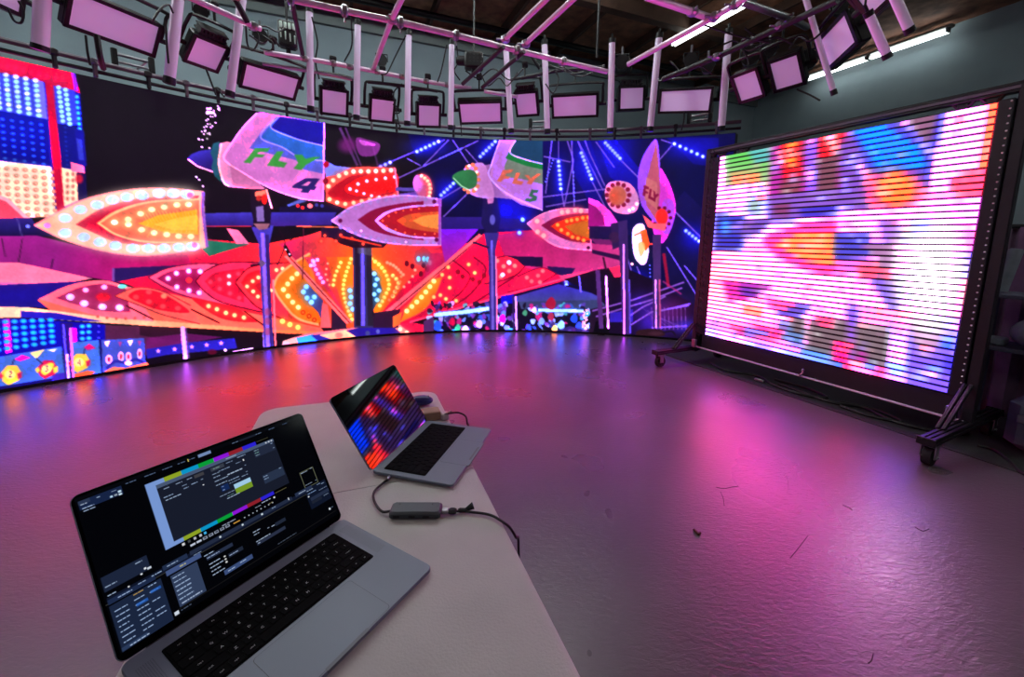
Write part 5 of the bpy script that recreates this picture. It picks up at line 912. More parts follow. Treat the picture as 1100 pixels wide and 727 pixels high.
# black mat, also standing in for shade behind the screen, and gear there
M_MAT = mat('black_mat', (38, 40, 40), .8, noise=.15, nscale=40)
m_ = MB(); m_.prism([(-1.5, .08), (3.2, .16), (3.2, -2.2), (-1.5, -2.2)], PO, DP, NP_, UP, 0, .006); tag(m_.build('floor_mat', M_MAT, base=pp(.8, -1, 0)), 'wide black mat deepening the floor shade under the LED screen cart', 'mat')
CBL = [([(-.95, -.1), (-.7, .0), (-.45, -.14), (-.2, -.02), (.05, .0), (.2, -.12), (0, -.22), (-.3, -.2)], 'thick black cable coil on the mat under the LED screen\'s left half'), ([(-.2, -.1), (.25, -.04), (.45, -.16), (.7, -.05), (.95, -.14), (1.02, -.3)], 'black cable winding on the mat under the LED screen\'s right half'), ([(.35, -.02), (.55, .0), (.72, -.1), (.5, -.2), (.3, -.12)], 'small black cable loop on the mat near the screen\'s right foot')]
for pts, lab in CBL: cable([pp(a, n, .019) for a, n in pts], .012, lab, 'cables on the mat')
mb = MB(); mb.obox(pp(-.34, -.02, .02), DP, NP_, UP, .09, .03, .026, .006); tag(mb.build('cable_connector', M_STEEL, base=pp(-.34, -.02, .007)), 'small silver cable connector on the mat under the screen', 'connector')
M_DRAPE = mat('dark_drape', (128, 98, 126), .9, noise=.25, nscale=5)
drape = thing('stage_drape', 'dark drape hung on a low pipe behind the LED screen\'s right side', 'drape', pp(1.6, -1.0, 0))
n = 120; zs = np.linspace(.01, 1.5, 8); vs = []
for z in zs:
    for i in range(n+1): a = .15+i*3.0/n; vs.append(pp(a, -1.0+.035*math.sin(a*34)+.012*math.sin(a*83), z))
fs = [(j*(n+1)+i, j*(n+1)+i+1, (j+1)*(n+1)+i+1, (j+1)*(n+1)+i) for j in range(len(zs)-1) for i in range(n)]
mb = MB(); mb.add(vs, fs); o = mb.build('cloth', M_DRAPE, drape); sm = o.modifiers.new('thickness', 'SOLIDIFY'); sm.thickness = .006
MB().cyl(pp(.1, -1.0, 1.505), pp(3.2, -1.0, 1.505), .018, 10).build('pipe', M_CASE, drape)
mb = MB()
for a in (.12, 3.18): mb.cyl(pp(a, -1.0, .0), pp(a, -1.0, 1.52), .02, 10); mb.obox(pp(a, -1.0, .01), DP, NP_, UP, .4, .4, .02)
mb.build('stand', M_CASE, drape)
# gear in the dark corner
M_GREY = mat('grey_cloth', (140, 150, 158), .85, noise=.15, nscale=12); M_DGREY = mat('charcoal_case', (84, 84, 104), .7, noise=.1, nscale=20)
G_ = lambda u, v, n=-.66: at_plane(u, v, PO+NP_*n, NP_)
shelf = thing('gear_cart', 'dark two shelf gear cart in the corner right of the LED screen', 'cart', pp(1.42, -.7, 0))
for z in (.62, 1.0): MB().obox(pp(1.42, -.7, z), DP, NP_, UP, 1.1, .38, .03, .005).build('shelf', M_DGREY, shelf)
for a in (.90, 1.94):
    for q in (-.87, -.53): MB().cyl(pp(a, q, .007), pp(a, q, 1.04), .016, 8).build('leg', M_DGREY, shelf)
p1, p0 = G_(1092, 268), G_(1077, 298); p0 = p0+UP*(1.03-p0[2]); MB_ = MB(); MB_.cyl(p0, p1, .04, 14); MB_.cyl(p1, p1+(p1-p0)*.02, .03, 12)
tag(MB_.build('cloth_roll', M_GREY, base=p0), 'grey roll leaning upright on the gear cart\'s top shelf', 'roll')
mb = MB(); mb.obox(pp(1.36, -.66, 1.10), DP, NP_, UP, .34, .22, .17, .03); tag(mb.build('equipment_case', M_DGREY, base=pp(1.36, -.66, 1.016)), 'charcoal case lying on the gear cart\'s top shelf', 'case')
mb = MB(); mb.ball(pp(1.22, -.66, .755), 1, 20, 12, (.22, .15, .12)); tag(mb.build('soft_bag', M_GREY, base=pp(1.22, -.66, .636)), 'rounded grey bag on the gear cart\'s lower shelf', 'bag')
mb = MB(); mb.obox(pp(.98, -.62, .665), DP, NP_, UP, .12, .12, .055, .01); tag(mb.build('small_case', M_GREY, base=pp(.98, -.62, .636)), 'small flat box beside the grey bag on the gear cart', 'box')
mb = MB(); mb.obox(pp(1.66, -.34, .197), DP, NP_, UP, .95, .26, .38, .06); mb2 = thing('road_case', 'big dark padded road case standing on the mat right of the screen cart', 'case', pp(1.66, -.34, .007)); mb.build('body', M_DGREY, mb2)
mb = MB(); mb.obox(pp(1.27, -.204, .24), DP, NP_, UP, .06, .014, .05, .005); mb.build('latch', M_STEEL, mb2); mb = MB(); mb.tube(catmull([pp(1.55, -.212, .27), pp(1.57, -.19, .24), pp(1.75, -.19, .24), pp(1.77, -.212, .27)], 4), .01, 6); mb.build('handle', M_RUBBER, mb2)
cable([at_z(1050, 478, .016), at_z(1068, 483, .016), at_z(1085, 495, .012), at_z(1097, 507, .012), at_z(1125, 520, .012)], .009, 'black cable running over the floor from the dark corner to the right', None)
# ------------------------------------------------------------------ folding table
TZ = CAMZ-0.59346; TA = math.radians(20.606); TX, TY = -0.3045, 1.5801; TW, TL = .603, 1.215
ta = np.array([math.cos(TA), math.sin(TA), 0]); tb = np.array([math.sin(TA), -math.cos(TA), 0]); TO = np.array([TX, TY, TZ])
def tp(a, b, z=0.0): return TO-ta*a+tb*b+UP*z       # a from the right edge, b from the far edge
M_TABLE = mat('table_plastic', (176, 172, 170), .55, noise=.06, nscale=9, bump=.15, bscale=220); M_LEGS = mat('table_leg_steel', (95, 97, 100), .4, .6)
table = thing('folding_table', 'grey plastic folding table with two laptops on it', 'table', (tp(TW/2, TL/2)[0], tp(TW/2, TL/2)[1], 0))
def half(b0, b1, far):
    r = .055; P = []
    cs = [(r, b0, far), (TW-r, b0, far), (TW-r, b1, not far), (r, b1, not far)]
    def arc(ca, cb, s0):
        return [(ca+r*math.cos(s0+k*PI/2/6), cb+r*math.sin(s0+k*PI/2/6)) for k in range(7)]
    if far: P = arc(TW-r, b0+r, -PI/2)[::1]; pts = [(0, b1)]+arc(r, b0+r, PI)+arc(TW-r, b0+r, PI*1.5)+[(TW, b1)]
    else: pts = [(TW, b0)]+arc(TW-r, b1-r, 0)+arc(r, b1-r, PI/2)+[(0, b0)]
    mb = MB(); n = len(pts)
    cx = sum(p[0] for p in pts)/n; cy = sum(p[1] for p in pts)/n
    loops = []
    for ins, z in ((.004, -.042), (0, -.038), (0, -.008), (.003, -.002), (.008, 0.0)):
        loops.append([tp(a+(cx-a)/abs(cx-a)*min(ins, abs(cx-a)) if abs(cx-a) > 1e-6 else a, b+((cy-b)/abs(cy-b)*ins if abs(cy-b) > 1e-6 and not ((b == b1 and far) or (b == b0 and not far)) else 0), z) for a, b in pts])
    vs = [q for L in loops for q in L]; fs = []
    for k in range(len(loops)-1):
        for i in range(n): j = (i+1) % n; fs.append((k*n+i, k*n+j, k*n+n+j, k*n+n+i))
    fs += [tuple(reversed(range(n))), tuple(range((len(loops)-1)*n, len(loops)*n))]
    mb.add(vs, fs); return mb
FO = .6056
half(0, FO-.0012, True).build('tabletop', M_TABLE, table); half(FO+.0012, TL, False).build('tabletop', M_TABLE, table)
for b, s in ((.14, 1), (TL-.14, -1)):
    for a in (.09, TW-.09): MB().cyl(tp(a, b, -.04), tp(a, b-s*.03, -TZ+.004), .0125, 10).build('leg', M_LEGS, table)
    mb = MB(); mb.cyl(tp(.09, b-s*.02, -.5), tp(TW-.09, b-s*.02, -.5), .010, 8); mb.cyl(tp(.09, b, -.055), tp(TW-.09, b, -.055), .010, 8); mb.build('leg_brace', M_LEGS, table)
# ------------------------------------------------------------------ laptops
M_ALU = mat('space_grey_aluminium', (100, 106, 122), .45, .15, bump=.02, bscale=900); M_KEYS = mat('black_keys', (7, 7, 8), .7, spec=.05); M_WELL = mat('black_keyboard_well', (3, 3, 4), .7, spec=.05); M_LEG = mat('key_legend', (150, 150, 156), .6, emit=.04, ecol=(220, 222, 230)); M_GLASS = mat('black_screen_glass', (3, 3, 4), .03, spec=.9); M_GLASS1 = mat('dull_screen_glass', (3, 3, 4), .12, spec=.05); M_PAD = mat('trackpad', (98, 104, 120), .42, .12); M_GROOVE = mat('trackpad_edge', (52, 53, 58), .6); M_HINGE = mat('hinge_black', (12, 12, 13), .4)
ROWS = [[('esc', 1.6)]+[('F%d' % i, 1) for i in range(1, 13)]+[('', 1)],
        [(c, 1) for c in '`1234567890-=']+[('delete', 1.6)], [('tab', 1.6)]+[(c, 1) for c in 'QWERTYUIOP[]\\'], [('caps', 1.9)]+[(c, 1) for c in "ASDFGHJKL;'"]+[('return', 1.8)], [('shift', 2.45)]+[(c, 1) for c in 'ZXCVBNM,./']+[('shift', 2.45)],
        [('fn', 1), ('ctrl', 1), ('opt', 1), ('cmd', 1.3), (' ', 5.3), ('cmd', 1.3), ('opt', 1), ('<', 1), ('^', 1), ('>', 1)]]
GLY = {}
def glyph(s):
    if s not in GLY:
        cu = bpy.data.curves.new('legend', 'FONT'); cu.body = s; cu.size = 1; cu.align_x = 'CENTER'; cu.align_y = 'CENTER'; cu.resolution_u = 1
        ob = bpy.data.objects.new('legend', cu); me = bpy.data.meshes.new_from_object(ob)
        GLY[s] = ([tuple(v.co) for v in me.vertices], [tuple(p.vertices) for p in me.polygons]); bpy.data.objects.remove(ob); bpy.data.curves.remove(cu); bpy.data.meshes.remove(me)
    return GLY[s]
def laptop(label, x, y, yaw, op, w, d, t, lidh, screen, legends):
    a = np.array([math.cos(yaw), math.sin(yaw), 0]); b = np.array([math.sin(yaw), -math.cos(yaw), 0]); O = np.array([x, y, TZ+t])
    lid = -b*math.sin(op-PI/2)+UP*math.cos(op-PI/2); nl = np.cross(a, lid); nl = nl if np.dot(nl, b) > 0 else -nl
    root = thing('laptop', label, 'laptop', O-a*w/2+b*d/2-UP*t)
    def lp(u, v, z=0.0): return O-a*u+b*v+UP*z     # u from right, v from hinge
    def rrect(u0, v0, u1, v1, r, k=5):
        P = []
        for cu, cv, s in ((u1-r, v1-r, 0), (u0+r, v1-r, PI/2), (u0+r, v0+r, PI), (u1-r, v0+r, PI*1.5)):
            P += [(cu+r*math.cos(s+i*PI/2/k), cv+r*math.sin(s+i*PI/2/k)) for i in range(k+1)]
        return P
    mb = MB(); pts = [rrect(i, i, w-i, d-i, .011) for i in (.006, .0015, 0, 0, .0008)]; zs = (-t+.003, -t+.0055, -.006, -.0012, 0); n = len(pts[0])
    vs = [lp(u, v, z) for P, z in zip(pts, zs) for u, v in P]; fs = [(k*n+i, k*n+(i+1) % n, k*n+n+(i+1) % n, k*n+n+i) for k in range(4) for i in range(n)]+[tuple(reversed(range(n))), tuple(range(4*n, 5*n))]
    mb.add(vs, fs); body = mb.build('base', M_ALU, root)
    mb = MB()
    for u in (.03, w-.03):
        for v in (.025, d-.025): mb.cyl(lp(u, v, -t), lp(u, v, -t+.0032), .011, 14)
    mb.build('foot', M_RUBBER, body)
    mb = MB(); mb.prism(rrect(w/2-.036, d-.0052, w/2+.036, d+.0006, .002), lp(0, 0), -a, b, UP, -.0034, .0003); mb.build('finger_notch', mat('bright_notch', (90, 92, 100), .45, .5) if 'bright_notch' not in bpy.data.materials else bpy.data.materials['bright_notch'], body)
    # keyboard
    kw, kh = .279, .117; ku = (w-kw)/2; kv = .023
    mb = MB(); mb.prism(rrect(ku, kv, ku+kw, kv+kh, .004), lp(0, 0), -a, b, UP, -.001, .0004); kb = mb.build('keyboard', M_WELL, root)
    keys = MB(); leg = MB(); m_ = .0025; rowh = (kh-2*m_)/6; gap = .0030
    for r, row in enumerate(ROWS):
        tot = sum(q for _, q in row); u = ku+kw-m_; un = (kw-2*m_)/tot
        for s, q in row:
            cu, cv = u-q*un/2, kv+m_+(r+.5)*rowh
            kp = rrect(cu-q*un/2+gap/2, cv-rowh/2+gap/2, cu+q*un/2-gap/2, cv+rowh/2-gap/2, .0016, 2)
            keys.prism(kp, lp(0, 0), -a, b, UP, .0004, .0014)
            if legends and s.strip():
                V, F_ = glyph(s); sz = .0062 if len(s) == 1 else .0040
                off = 0 if len(s) <= 2 else (-.2 if cu > w/2 else .2)*q*un
                if len(s) > 2: off = 0
                leg.add([lp(cu+off, cv, .00155)+a*(px*sz)-b*(py*sz) for px, py, _ in V], F_)
            u -= q*un
    keys.build('keys', M_KEYS, kb)
    if legends: leg.build('key_legends', M_LEG, kb, smooth=False)
    pw, ph = (.16, .0995) if w > .33 else (.13, .0815); mb = MB(); mb.prism(rrect(w/2-pw/2-.0006, kv+kh+.006, w/2+pw/2+.0006, kv+kh+.006+ph, .006), lp(0, 0), -a, b, UP, -.001, .00012); mb.build('trackpad_groove', M_GROOVE, body)
    mb = MB(); mb.prism(rrect(w/2-pw/2, kv+kh+.0066, w/2+pw/2, kv+kh+.0066+ph-.0012, .006), lp(0, 0), -a, b, UP, -.001, .00024); mb.build('trackpad', M_PAD, root)
    if w > .33:
        for s in (0, 1):
            mb = MB()
            for i in range(8):
                for j in range(40):
                    uu = ku-.0105-i*.0026 if s == 0 else ku+kw+.0105+i*.0026
                    c = lp(uu, kv+.004+j*.0028, .00015); mb.add([c-a*.0005-b*.0005, c+a*.0005-b*.0005, c+a*.0005+b*.0005, c-a*.0005+b*.0005], [(0, 1, 2, 3)])
            mb.build('speaker_grille', M_GROOVE, body, smooth=False)
    # lid
    def sp(u, v, q=0.0): return O-a*u+lid*v+nl*q
    mb = MB(); P0 = rrect(0, 0, w, lidh, .011); P0 = [(u, max(v, .0)) for u, v in P0]; mb.prism(P0, sp(0, 0), -a, lid, nl, -.0052, -.0006); lid_o = mb.build('lid', M_ALU, root)
    mb = MB(); mb.prism(rrect(.0008, .0012, w-.0008, lidh-.0008, .0105), sp(0, 0), -a, lid, nl, -.0007, 0); gl = mb.build('screen_glass', M_GLASS if screen is None else M_GLASS1, lid_o)
    mb = MB(); mb.prism(rrect(.03, -.007, w-.03, .004, .002), sp(0, 0), -a, lid, nl, -.006, -.0002); mb.build('hinge', M_HINGE, root)
    if screen is not None:
        bz = .0045; nu, nv = 520, 340; U, V = np.meshgrid(np.linspace(1, 0, nu), np.linspace(1, 0, nv))
        du = U*(w-2*bz)+bz; dv = V*(lidh-bz-.0125)+.0125
        Pg = O-a*du[..., None]+lid*dv[..., None]+nl*.0002
        colr = led_light(screen.sample((1-du/w), (1-dv/lidh)), (0, 0, 0))
        # dark pixels show the bare glass; only lit ones get faces of light
        grid_mesh('display', Pg, colr, M_LAPSCR, lid_o)
    return root, lp, sp, O, a, b
M_LAPSCR = screen_mat('laptop_screen', LAP_E, base=(2, 2, 3), rough=.12, spec=.05)
S = Canvas(0, 0, 1, 1, 900, (3, 4, 8))
def ui(c):
    q = random.Random(3)
    def R(u0, v0, u1, v1, col, a=1.0): c.poly([(u0, 1-v0), (u1, 1-v0), (u1, 1-v1), (u0, 1-v1)], col, a)   # v measured up from the hinge
    def words(u, v, L, col=(190, 205, 225), h=.0075):
        h *= .72; col = tuple(int(k*m) for k, m in zip(col, (.78, .84, .92)))
        x = u
        while x < u+L:
            l = q.uniform(.006, .02); R(x, v-h/2, min(x+l, u+L), v+h/2, col, .95); x += l+.0025
    R(.012, .955, .988, .985, (6, 8, 14)); 
    for u, l in ((.17, .035), (.235, .04), (.30, .04), (.36, .03), (.40, .03)): words(u, .955, l, (110, 125, 150))
    R(.445, .945, .50, .966, (120, 145, 190)); R(.40, .945, .405, .965, (220, 200, 90)); words(.60, .955, .03, (130, 145, 165)); R(.635, .948, .72, .962, (26, 32, 46)); words(.72, .955, .03, (130, 145, 165)); words(.79, .955, .035, (110, 125, 150)); words(.87, .955, .03, (90, 105, 130))
    # status block, top left
    R(.02, .90, .155, .955, (24, 38, 72)); R(.02, .93, .055, .955, (44, 56, 84)); words(.025, .932, .022, (225, 228, 235)); words(.027, .905, .035, (215, 225, 245)); words(.028, .888, .035, (215, 225, 245)); words(.075, .938, .01); words(.12, .94, .02); R(.112, .905, .121, .918, (190, 225, 250)); R(.126, .905, .136, .918, (150, 165, 180)); R(.14, .918, .15, .93, (200, 230, 250)); R(.14, .90, .15, .912, (210, 235, 252))
    # colour bar window
    bars = [(126, 160, 224), (150, 172, 40), (10, 156, 210), (10, 165, 60), (148, 24, 226), (150, 34, 46), (46, 36, 222), (0, 0, 0)]
    for k, cc in enumerate(bars): R(.227+k*.0683, .456, .227+(k+1)*.0683, .902, cc)
    R(.71, .458, .772, .462, (110, 105, 70)); R(.71, .895, .772, .899, (80, 80, 60))
    R(.261, .482, .795, .868, (25, 30, 46)); R(.261, .848, .795, .872, (76, 92, 122)); R(.55, .858, .60, .864, (150, 165, 190)); 
    for u in (.75, .765, .78): R(u, .856, u+.008, .868, (200, 205, 215))
    for u, l in ((.285, .02), (.33, .025), (.375, .02), (.415, .03)): words(u, .828, l, (185, 195, 210))
    R(.405, .815, .445, .838, (66, 66, 72)); words(.275, .775, .035); words(.278, .752, .06, (215, 225, 240)); words(.35, .80, .02); words(.352, .778, .02); words(.385, .785, .025); words(.425, .79, .01); R(.425, .745, .431, .752, (235, 240, 250))
    R(.475, .812, .535, .84, (58, 64, 78)); words(.485, .826, .03, (170, 190, 170)); words(.545, .83, .03); words(.60, .838, .04)
    for v, l in ((.79, .03), (.765, .03), (.735, .06), (.705, .05)): words(.475, v, l, (200, 212, 228))
    words(.505, .795, .05); words(.535, .745, .07, (225, 232, 240), .012); words(.585, .80, .025); R(.62, .795, .626, .81, (230, 230, 235)); words(.62, .76, .01); words(.53, .70, .05); words(.53, .68, .05); words(.59, .69, .03); words(.615, .71, .01); R(.49, .645, .525, .69, (20, 42, 92)); words(.495, .68, .008, (190, 210, 250)); words(.495, .655, .008, (190, 210, 250))
    words(.475, .62, .07, (200, 212, 228)); R(.545, .585, .625, .655, (125, 160, 40)); R(.545, .625, .625, .66, (170, 215, 245)); words(.50, .585, .06, (210, 220, 232)); words(.505, .60, .03, (140, 180, 160))
    R(.68, .78, .79, .85, (36, 44, 66)); words(.685, .835, .022, (170, 195, 190)); words(.685, .815, .02, (150, 195, 170)); words(.685, .795, .02, (170, 195, 190)); words(.775, .84, .01); words(.778, .80, .01)
    R(.68, .56, .79, .63, (42, 54, 78)); words(.685, .615, .02); words(.685, .595, .022); words(.77, .625, .015)
    # thumbnail and side list, right
    for p in ((.862, .512, .945, .517), (.862, .375, .945, .38), (.862, .375, .866, .517), (.941, .375, .945, .517)): R(*p, (110, 114, 90))
    words(.868, .505, .04, (220, 225, 235)); words(.925, .51, .015); words(.87, .40, .04, (225, 230, 240)); words(.93, .40, .012)
    R(.855, .20, .985, .372, (16, 24, 44)); words(.865, .35, .04, (215, 225, 240)); words(.865, .325, .05, (170, 195, 230)); R(.86, .30, .868, .31, (230, 235, 245)); words(.93, .36, .02); words(.955, .35, .02); words(.93, .31, .05, (190, 200, 220)); words(.95, .28, .03); R(.87, .262, .985, .29, (38, 48, 72)); words(.945, .25, .03, (190, 200, 215)); R(.87, .235, .93, .258, (30, 36, 52))
    # transport icons under the colour bars
    for k in range(4): R(.285+k*.022, .43, .295+k*.022, .445, [(225, 225, 230), (70, 75, 80), (190, 195, 205), (200, 205, 215)][k])
    R(.37, .43, .38, .446, (70, 190, 250)); R(.31, .40, .33, .412, (205, 215, 235)); R(.334, .40, .354, .412, (205, 215, 235))
    for k in range(5): R(.36+k*.024, .398, .378+k*.024, .417, (150, 160, 180)); R(.364+k*.024, .403, .374+k*.024, .412, (40, 46, 60))
    R(.49, .398, .52, .405, (232, 170, 70)); words(.445, .425, .06, (235, 238, 245)); 
    for k in range(8): R(.54+k*.02, .40, .546+k*.02, .408, (190, 200, 215))
    words(.60, .43, .03, (235, 238, 245)); words(.635, .44, .045, (235, 238, 245)); words(.665, .408, .02, (220, 190, 120)); R(.695, .428, .703, .44, (235, 240, 250))
    R(.02, .335, .86, .365, (18, 26, 48), .9); R(.30, .35, .78, .376, (36, 46, 70)); 
    for u in (.42, .52, .615): R(u, .357, u+.008, .37, (220, 235, 245))
    words(.67, .366, .02); R(.80, .352, .90, .382, (40, 52, 80)); words(.82, .366, .04, (225, 230, 240)); R(.76, .36, .765, .38, (220, 225, 235))
    R(.01, .33, .86, .333, (70, 70, 66))
    # lower panels
    R(.02, .40, .165, .485, (30, 40, 64)); words(.125, .468, .022, (215, 225, 240)); R(.145, .41, .152, .42, (235, 240, 250)); R(.13, .39, .137, .40, (235, 240, 250)); words(.025, .425, .035, (215, 225, 240)); words(.025, .375, .025, (215, 225, 240)); R(.085, .36, .09, .368, (235, 235, 240)); R(.155, .40, .168, .412, (215, 225, 240))
    R(.02, .325, .17, .352, (30, 44, 76)); words(.05, .338, .045, (205, 220, 245)); words(.115, .35, .025, (205, 220, 245)); words(.16, .352, .035, (205, 220, 245))
    R(.02, .05, .185, .315, (28, 40, 66))
    for cu, vs in ((.03, (.275, .245, .215, .185, .155, .125, .095, .068)), (.09, (.275, .245, .215, .185, .155, .125, .095)), (.14, (.305, .27, .215, .155, .125))):
        for v in vs: words(cu, v, q.uniform(.028, .042), (205, 222, 248), .009)
    words(.092, .305, .035, (240, 180, 90), .009); R(.092, .236, .13, .252, (40, 110, 220), .7); R(.142, .262, .178, .278, (40, 110, 220), .7); R(.02, .055, .10, .075, (44, 62, 96)); words(.045, .062, .06, (225, 235, 250), .009)
    R(.20, .345, .29, .375, (36, 50, 80)); words(.215, .36, .04, (210, 222, 240)); R(.205, .305, .335, .335, (70, 90, 140)); words(.255, .32, .022, (235, 215, 150), .012); words(.31, .34, .03, (210, 222, 240))
    R(.215, .095, .315, .295, (52, 66, 96))
    for k, v in enumerate((.275, .248, .22, .192, .165, .138)): words(.22, v, q.uniform(.03, .06), (210, 224, 245), .009)
    words(.225, .11, .075, (225, 232, 245), .009); R(.192, .065, .207, .085, (220, 230, 245)); words(.215, .075, .04, (100, 108, 120)); R(.20, .088, .98, .0905, (70, 66, 62))
    words(.345, .30, .04, (220, 230, 245)); R(.35, .265, .46, .29, (40, 50, 74)); words(.352, .278, .05, (200, 210, 232))
    for v in (.235, .21, .185, .16): words(.352, v, q.uniform(.035, .055), (232, 238, 248), .009)
    for v in (.225, .205, .185): R(.412, v, .42, v+.01, (225, 225, 225))
    R(.43, .205, .495, .232, (34, 42, 60)); words(.435, .218, .04, (200, 210, 232)); R(.395, .115, .52, .148, (62, 82, 128)); words(.41, .13, .03, (220, 230, 248)); words(.465, .135, .03, (220, 230, 248))
    words(.555, .275, .035, (225, 230, 240)); words(.555, .255, .025, (225, 230, 240)); words(.555, .205, .07, (225, 230, 240)); R(.555, .175, .70, .20, (44, 52, 74)); words(.56, .187, .01, (225, 230, 240)); words(.64, .245, .045, (225, 230, 240)); R(.66, .232, .715, .255, (34, 42, 60)); words(.62, .25, .01, (225, 230, 240)); words(.64, .105, .10, (100, 104, 112)); R(.945, .12, .955, .135, (225, 232, 245)); words(.96, .13, .012, (120, 130, 145))
ui(S)
L1 = laptop('large open laptop at the table\'s near end showing a dark editing interface with colour bars', -0.34909, 0.78891, 1.041572, 2.10953, .3557, .2481, .0120, .240, S, True)
L2 = laptop('smaller open laptop at the table\'s far end whose dark screen mirrors the LED bars', -0.26995, 1.27120, 1.314681+L2_DY, 2.146430+L2_DO, .3126, .2212, .0115, .213, None, False)
# ------------------------------------------------------------------ small things on the table
M_HUB = mat('dark_grey_hub', (62, 64, 70), .45, .4); tz = lambda u, v, h=0.0: at_z(u, v, TZ+h)
c0, c1 = tz(420, 553, .014), tz(475.5, 553, .014); ax = (c1-c0); L = np.linalg.norm(ax); ax /= L; ay = np.cross(UP, ax); cc = (tz(418, 556, .0)+tz(474, 556, .0))/2+ay*.011
hub = thing('usb_hub', 'dark grey USB hub lying on the table between the two laptops', 'hub', cc)
mb = MB(); mb.obox(cc+UP*.0095, ax, ay, UP, L*1.0, .040, .017, .004); mb.build('body', M_HUB, hub)
mb = MB()
for k in (-.7, -.1, .45): mb.obox(cc+ax*L*.5*k-ay*.0178+UP*.0085, ax, ay, UP, .014, .006, .006)
mb.build('port', M_BLACK, hub)
mb = MB(); 
for k in (-.68, .62): mb.cyl(cc+ax*L*.5*k+ay*.010+UP*.0175, cc+ax*L*.5*k+ay*.010+UP*.0184, .0018, 8)
mb.build('screw_mark', M_BLACK, hub)
e0 = cc-ax*L/2
mb = MB(); mb.tube(catmull([e0+UP*.008, tz(410, 549, .006), tz(402, 538, .005), tz(402, 528, .005), tz(411, 519, .005), tz(416, 515.5, .007)], 8), .0028, 8); mb.build('cable', M_CABLE, hub)
lp2 = L2[1]; p_in = lp2(.3126, .052, -.0055); q_in = tz(416, 515.5, .007)
mb = MB(); dd = p_in-q_in; mb.cyl(q_in, q_in+dd*.75, .0045, 10); mb.build('plug', M_STEEL, hub)
e1 = cc+ax*L/2
cab = thing('display_cable', 'black cable plugged into the hub and hanging over the table\'s right edge', 'cable', e1)
mb = MB(); mb.obox(e1+ax*.008+UP*.008, ax, ay, UP, .016, .014, .009, .002); mb.build('plug', M_STEEL, cab)
mb = MB(); mb.obox(e1+ax*.024+UP*.008, ax, ay, UP, .018, .016, .010, .003); mb.build('plug_body', M_RUBBER, cab)
edge = tz(541, 561, .004)
mb = MB(); mb.tube(catmull([e1+ax*.03+UP*.007, tz(495, 549, .005), tz(512, 550.5, .005), tz(528, 553.5, .005), edge, at_z(548, 567, TZ-.008), at_z(554, 577, TZ-.035), at_z(557, 586, TZ-.09), at_z(557, 586, TZ-.09)+np.array([.0, -.02, -.2]), at_z(557, 586, TZ-.09)+np.array([-.05, -.04, -.45]), at_z(557, 586, TZ-.09)*np.array([1, 1, 0])+np.array([-.12, -.05, .012]), at_z(557, 586, TZ-.09)*np.array([1, 1, 0])+np.array([-.3, -.15, .008])], 8), .0028, 8); mb.build('cord', M_CABLE, cab)
tie = tz(497, 548, .006)
mb = MB(); mb.obox(tie, ax, ay, UP, .02, .010, .008, .002); mb.add([tie+ax*.006+UP*.006, tie+ax*.02+ay*.012+UP*.012, tie+ax*.026+ay*.002+UP*.002, tie+ax*.006-UP*.003], [(0, 1, 2, 3)]); o = mb.build('cable_tie', M_RUBBER, cab); o.modifiers.new('thickness', 'SOLIDIFY').thickness = .001
# behind the second laptop
M_BLUE = mat('dark_blue_plastic', (20, 18, 100), .3); M_TAN = mat('tan_wood', (150, 112, 92), .6, noise=.15, nscale=30); M_CLEAR = mat('pale_plastic', (190, 168, 172), .35)
c = tz(453, 435, 0); mb = MB(); mb.ball(c+UP*.0185, 1, 18, 10, (.042, .027, .018)); mo = thing('computer_mouse', 'dark blue computer mouse behind the far laptop\'s screen', 'mouse', c); mb.build('body', M_BLUE, mo); MB().obox(c+np.array([.022, .004, .0335]), (1, 0, 0), (0, 1, 0), UP, .012, .006, .004, .001).build('scroll_wheel', M_STEEL, mo)
c = tz(463, 449.5, 0); mb = MB(); mb.box(c+UP*.016, (.058, .045, .030), .003, TA); tag(mb.build('small_box', M_TAN, base=c), 'small tan box behind the far laptop\'s hinge', 'box')
c = tz(478, 450, 0); ps = thing('plug_adapter', 'pale plug adapter beside the tan box at the table edge', 'adapter', c); MB().box(c+UP*.012, (.026, .03, .022), .004, TA).build('body', M_CLEAR, ps); MB().cyl(c+np.array([.0, -.012, .02]), c+np.array([.02, .006, .026]), .004, 8).build('plug', M_STEEL, ps)
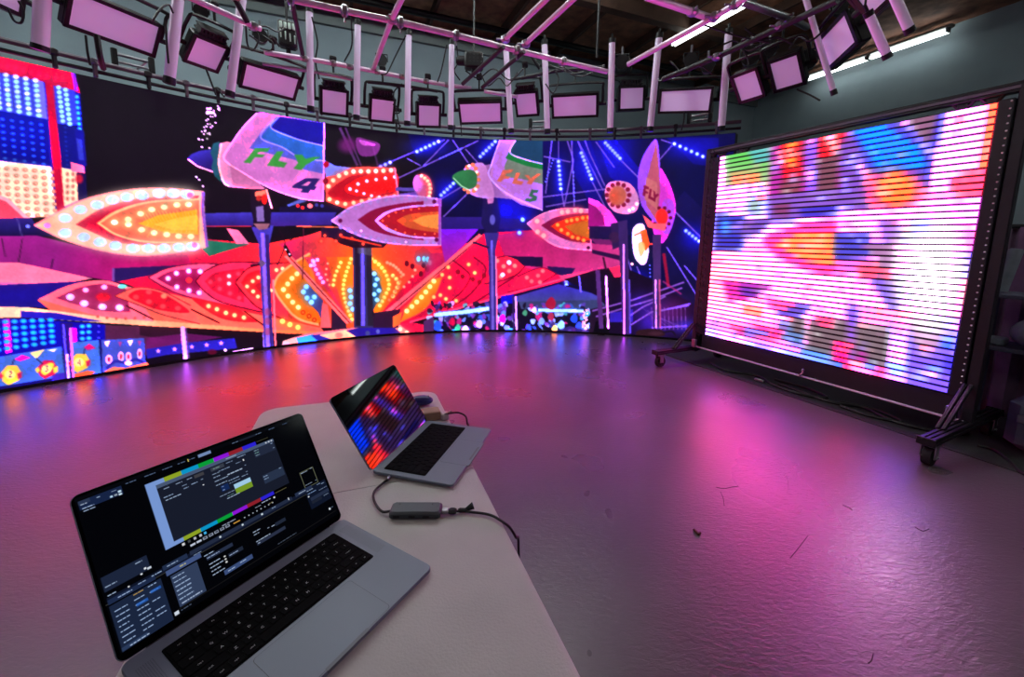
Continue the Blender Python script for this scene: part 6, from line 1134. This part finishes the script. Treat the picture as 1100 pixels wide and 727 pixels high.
mb = MB(); mb.tube(catmull([c+np.array([.012, .012, .016]), tz(482, 444, .03), tz(492, 443, .03), tz(500, 447, .02), tz(502, 455, .0), tz(503, 461, -.04), tz(503, 461, -.04)+np.array([0, -.01, -.2]), tz(503, 461, -.04)+np.array([-.03, -.02, -.5]), tz(503, 461, -.04)*np.array([1, 1, 0])+np.array([-.12, -.05, .012])], 8), .003, 8); mb.build('cord', M_CABLE, ps)
# bits of litter on the floor
M_BRISTLE = mat('dark_bristle', (46, 30, 44), .7); M_BROWN = mat('brown_litter', (70, 30, 24), .7)
for pts, r, lab in (([(745.5, 568.5), (748, 571), (750.5, 573.5), (752, 572)], .006, 'small curled brown scrap on the floor at centre right'), ([(769, 523), (777, 524.5), (786, 523), (793, 522)], .0011, 'thin dark bristle lying flat on the floor'), ([(774, 528), (777, 535), (778, 543)], .0011, 'short dark bristle pointing at the camera on the floor'), ([(868, 575), (858, 588), (849, 599)], .0011, 'long thin bristle on the floor between the reflections'), ([(845, 511), (847, 520), (846, 528)], .0011, 'thin curved bristle on the floor below the screen cart'), ([(905, 542), (912, 545), (916, 548)], .0012, 'tiny dark bristle in the blue floor reflection'), ([(983, 566), (991, 570), (998, 568)], .0012, 'tiny hooked bristle right of the floor glare'), ([(938, 702), (936, 709), (933, 712)], .0012, 'short bristle near the photo\'s bottom edge')):
    P = [at_z(u, v, r) for u, v in pts]; mb = MB(); mb.tube(catmull(P, 5), r, 6); tag(mb.build('litter_scrap', M_BROWN if r > .004 else M_BRISTLE, base=P[0]), lab, 'litter')
# ------------------------------------------------------------------ world and view
w = bpy.data.worlds.new('world'); sc.world = w; w.use_nodes = True; w.node_tree.nodes['Background'].inputs['Color'].default_value = (0.02, 0.02, 0.025, 1); w.node_tree.nodes['Background'].inputs['Strength'].default_value = 0.3
vs_ = sc.view_settings; vs_.view_transform = 'Standard'; vs_.look = 'None'; vs_.gamma = 1.0; vs_.exposure = EXPO; vs_.use_curve_mapping = False
sc.cycles.max_bounces = 6; sc.cycles.diffuse_bounces = 3; sc.cycles.glossy_bounces = 4; sc.cycles.sample_clamp_indirect = 6.0; sc.cycles.use_denoising = True
for o in sc.objects:
    if o.type == 'MESH' and not o.parent and 'category' not in o and 'kind' not in o: print('UNTAGGED', o.name)
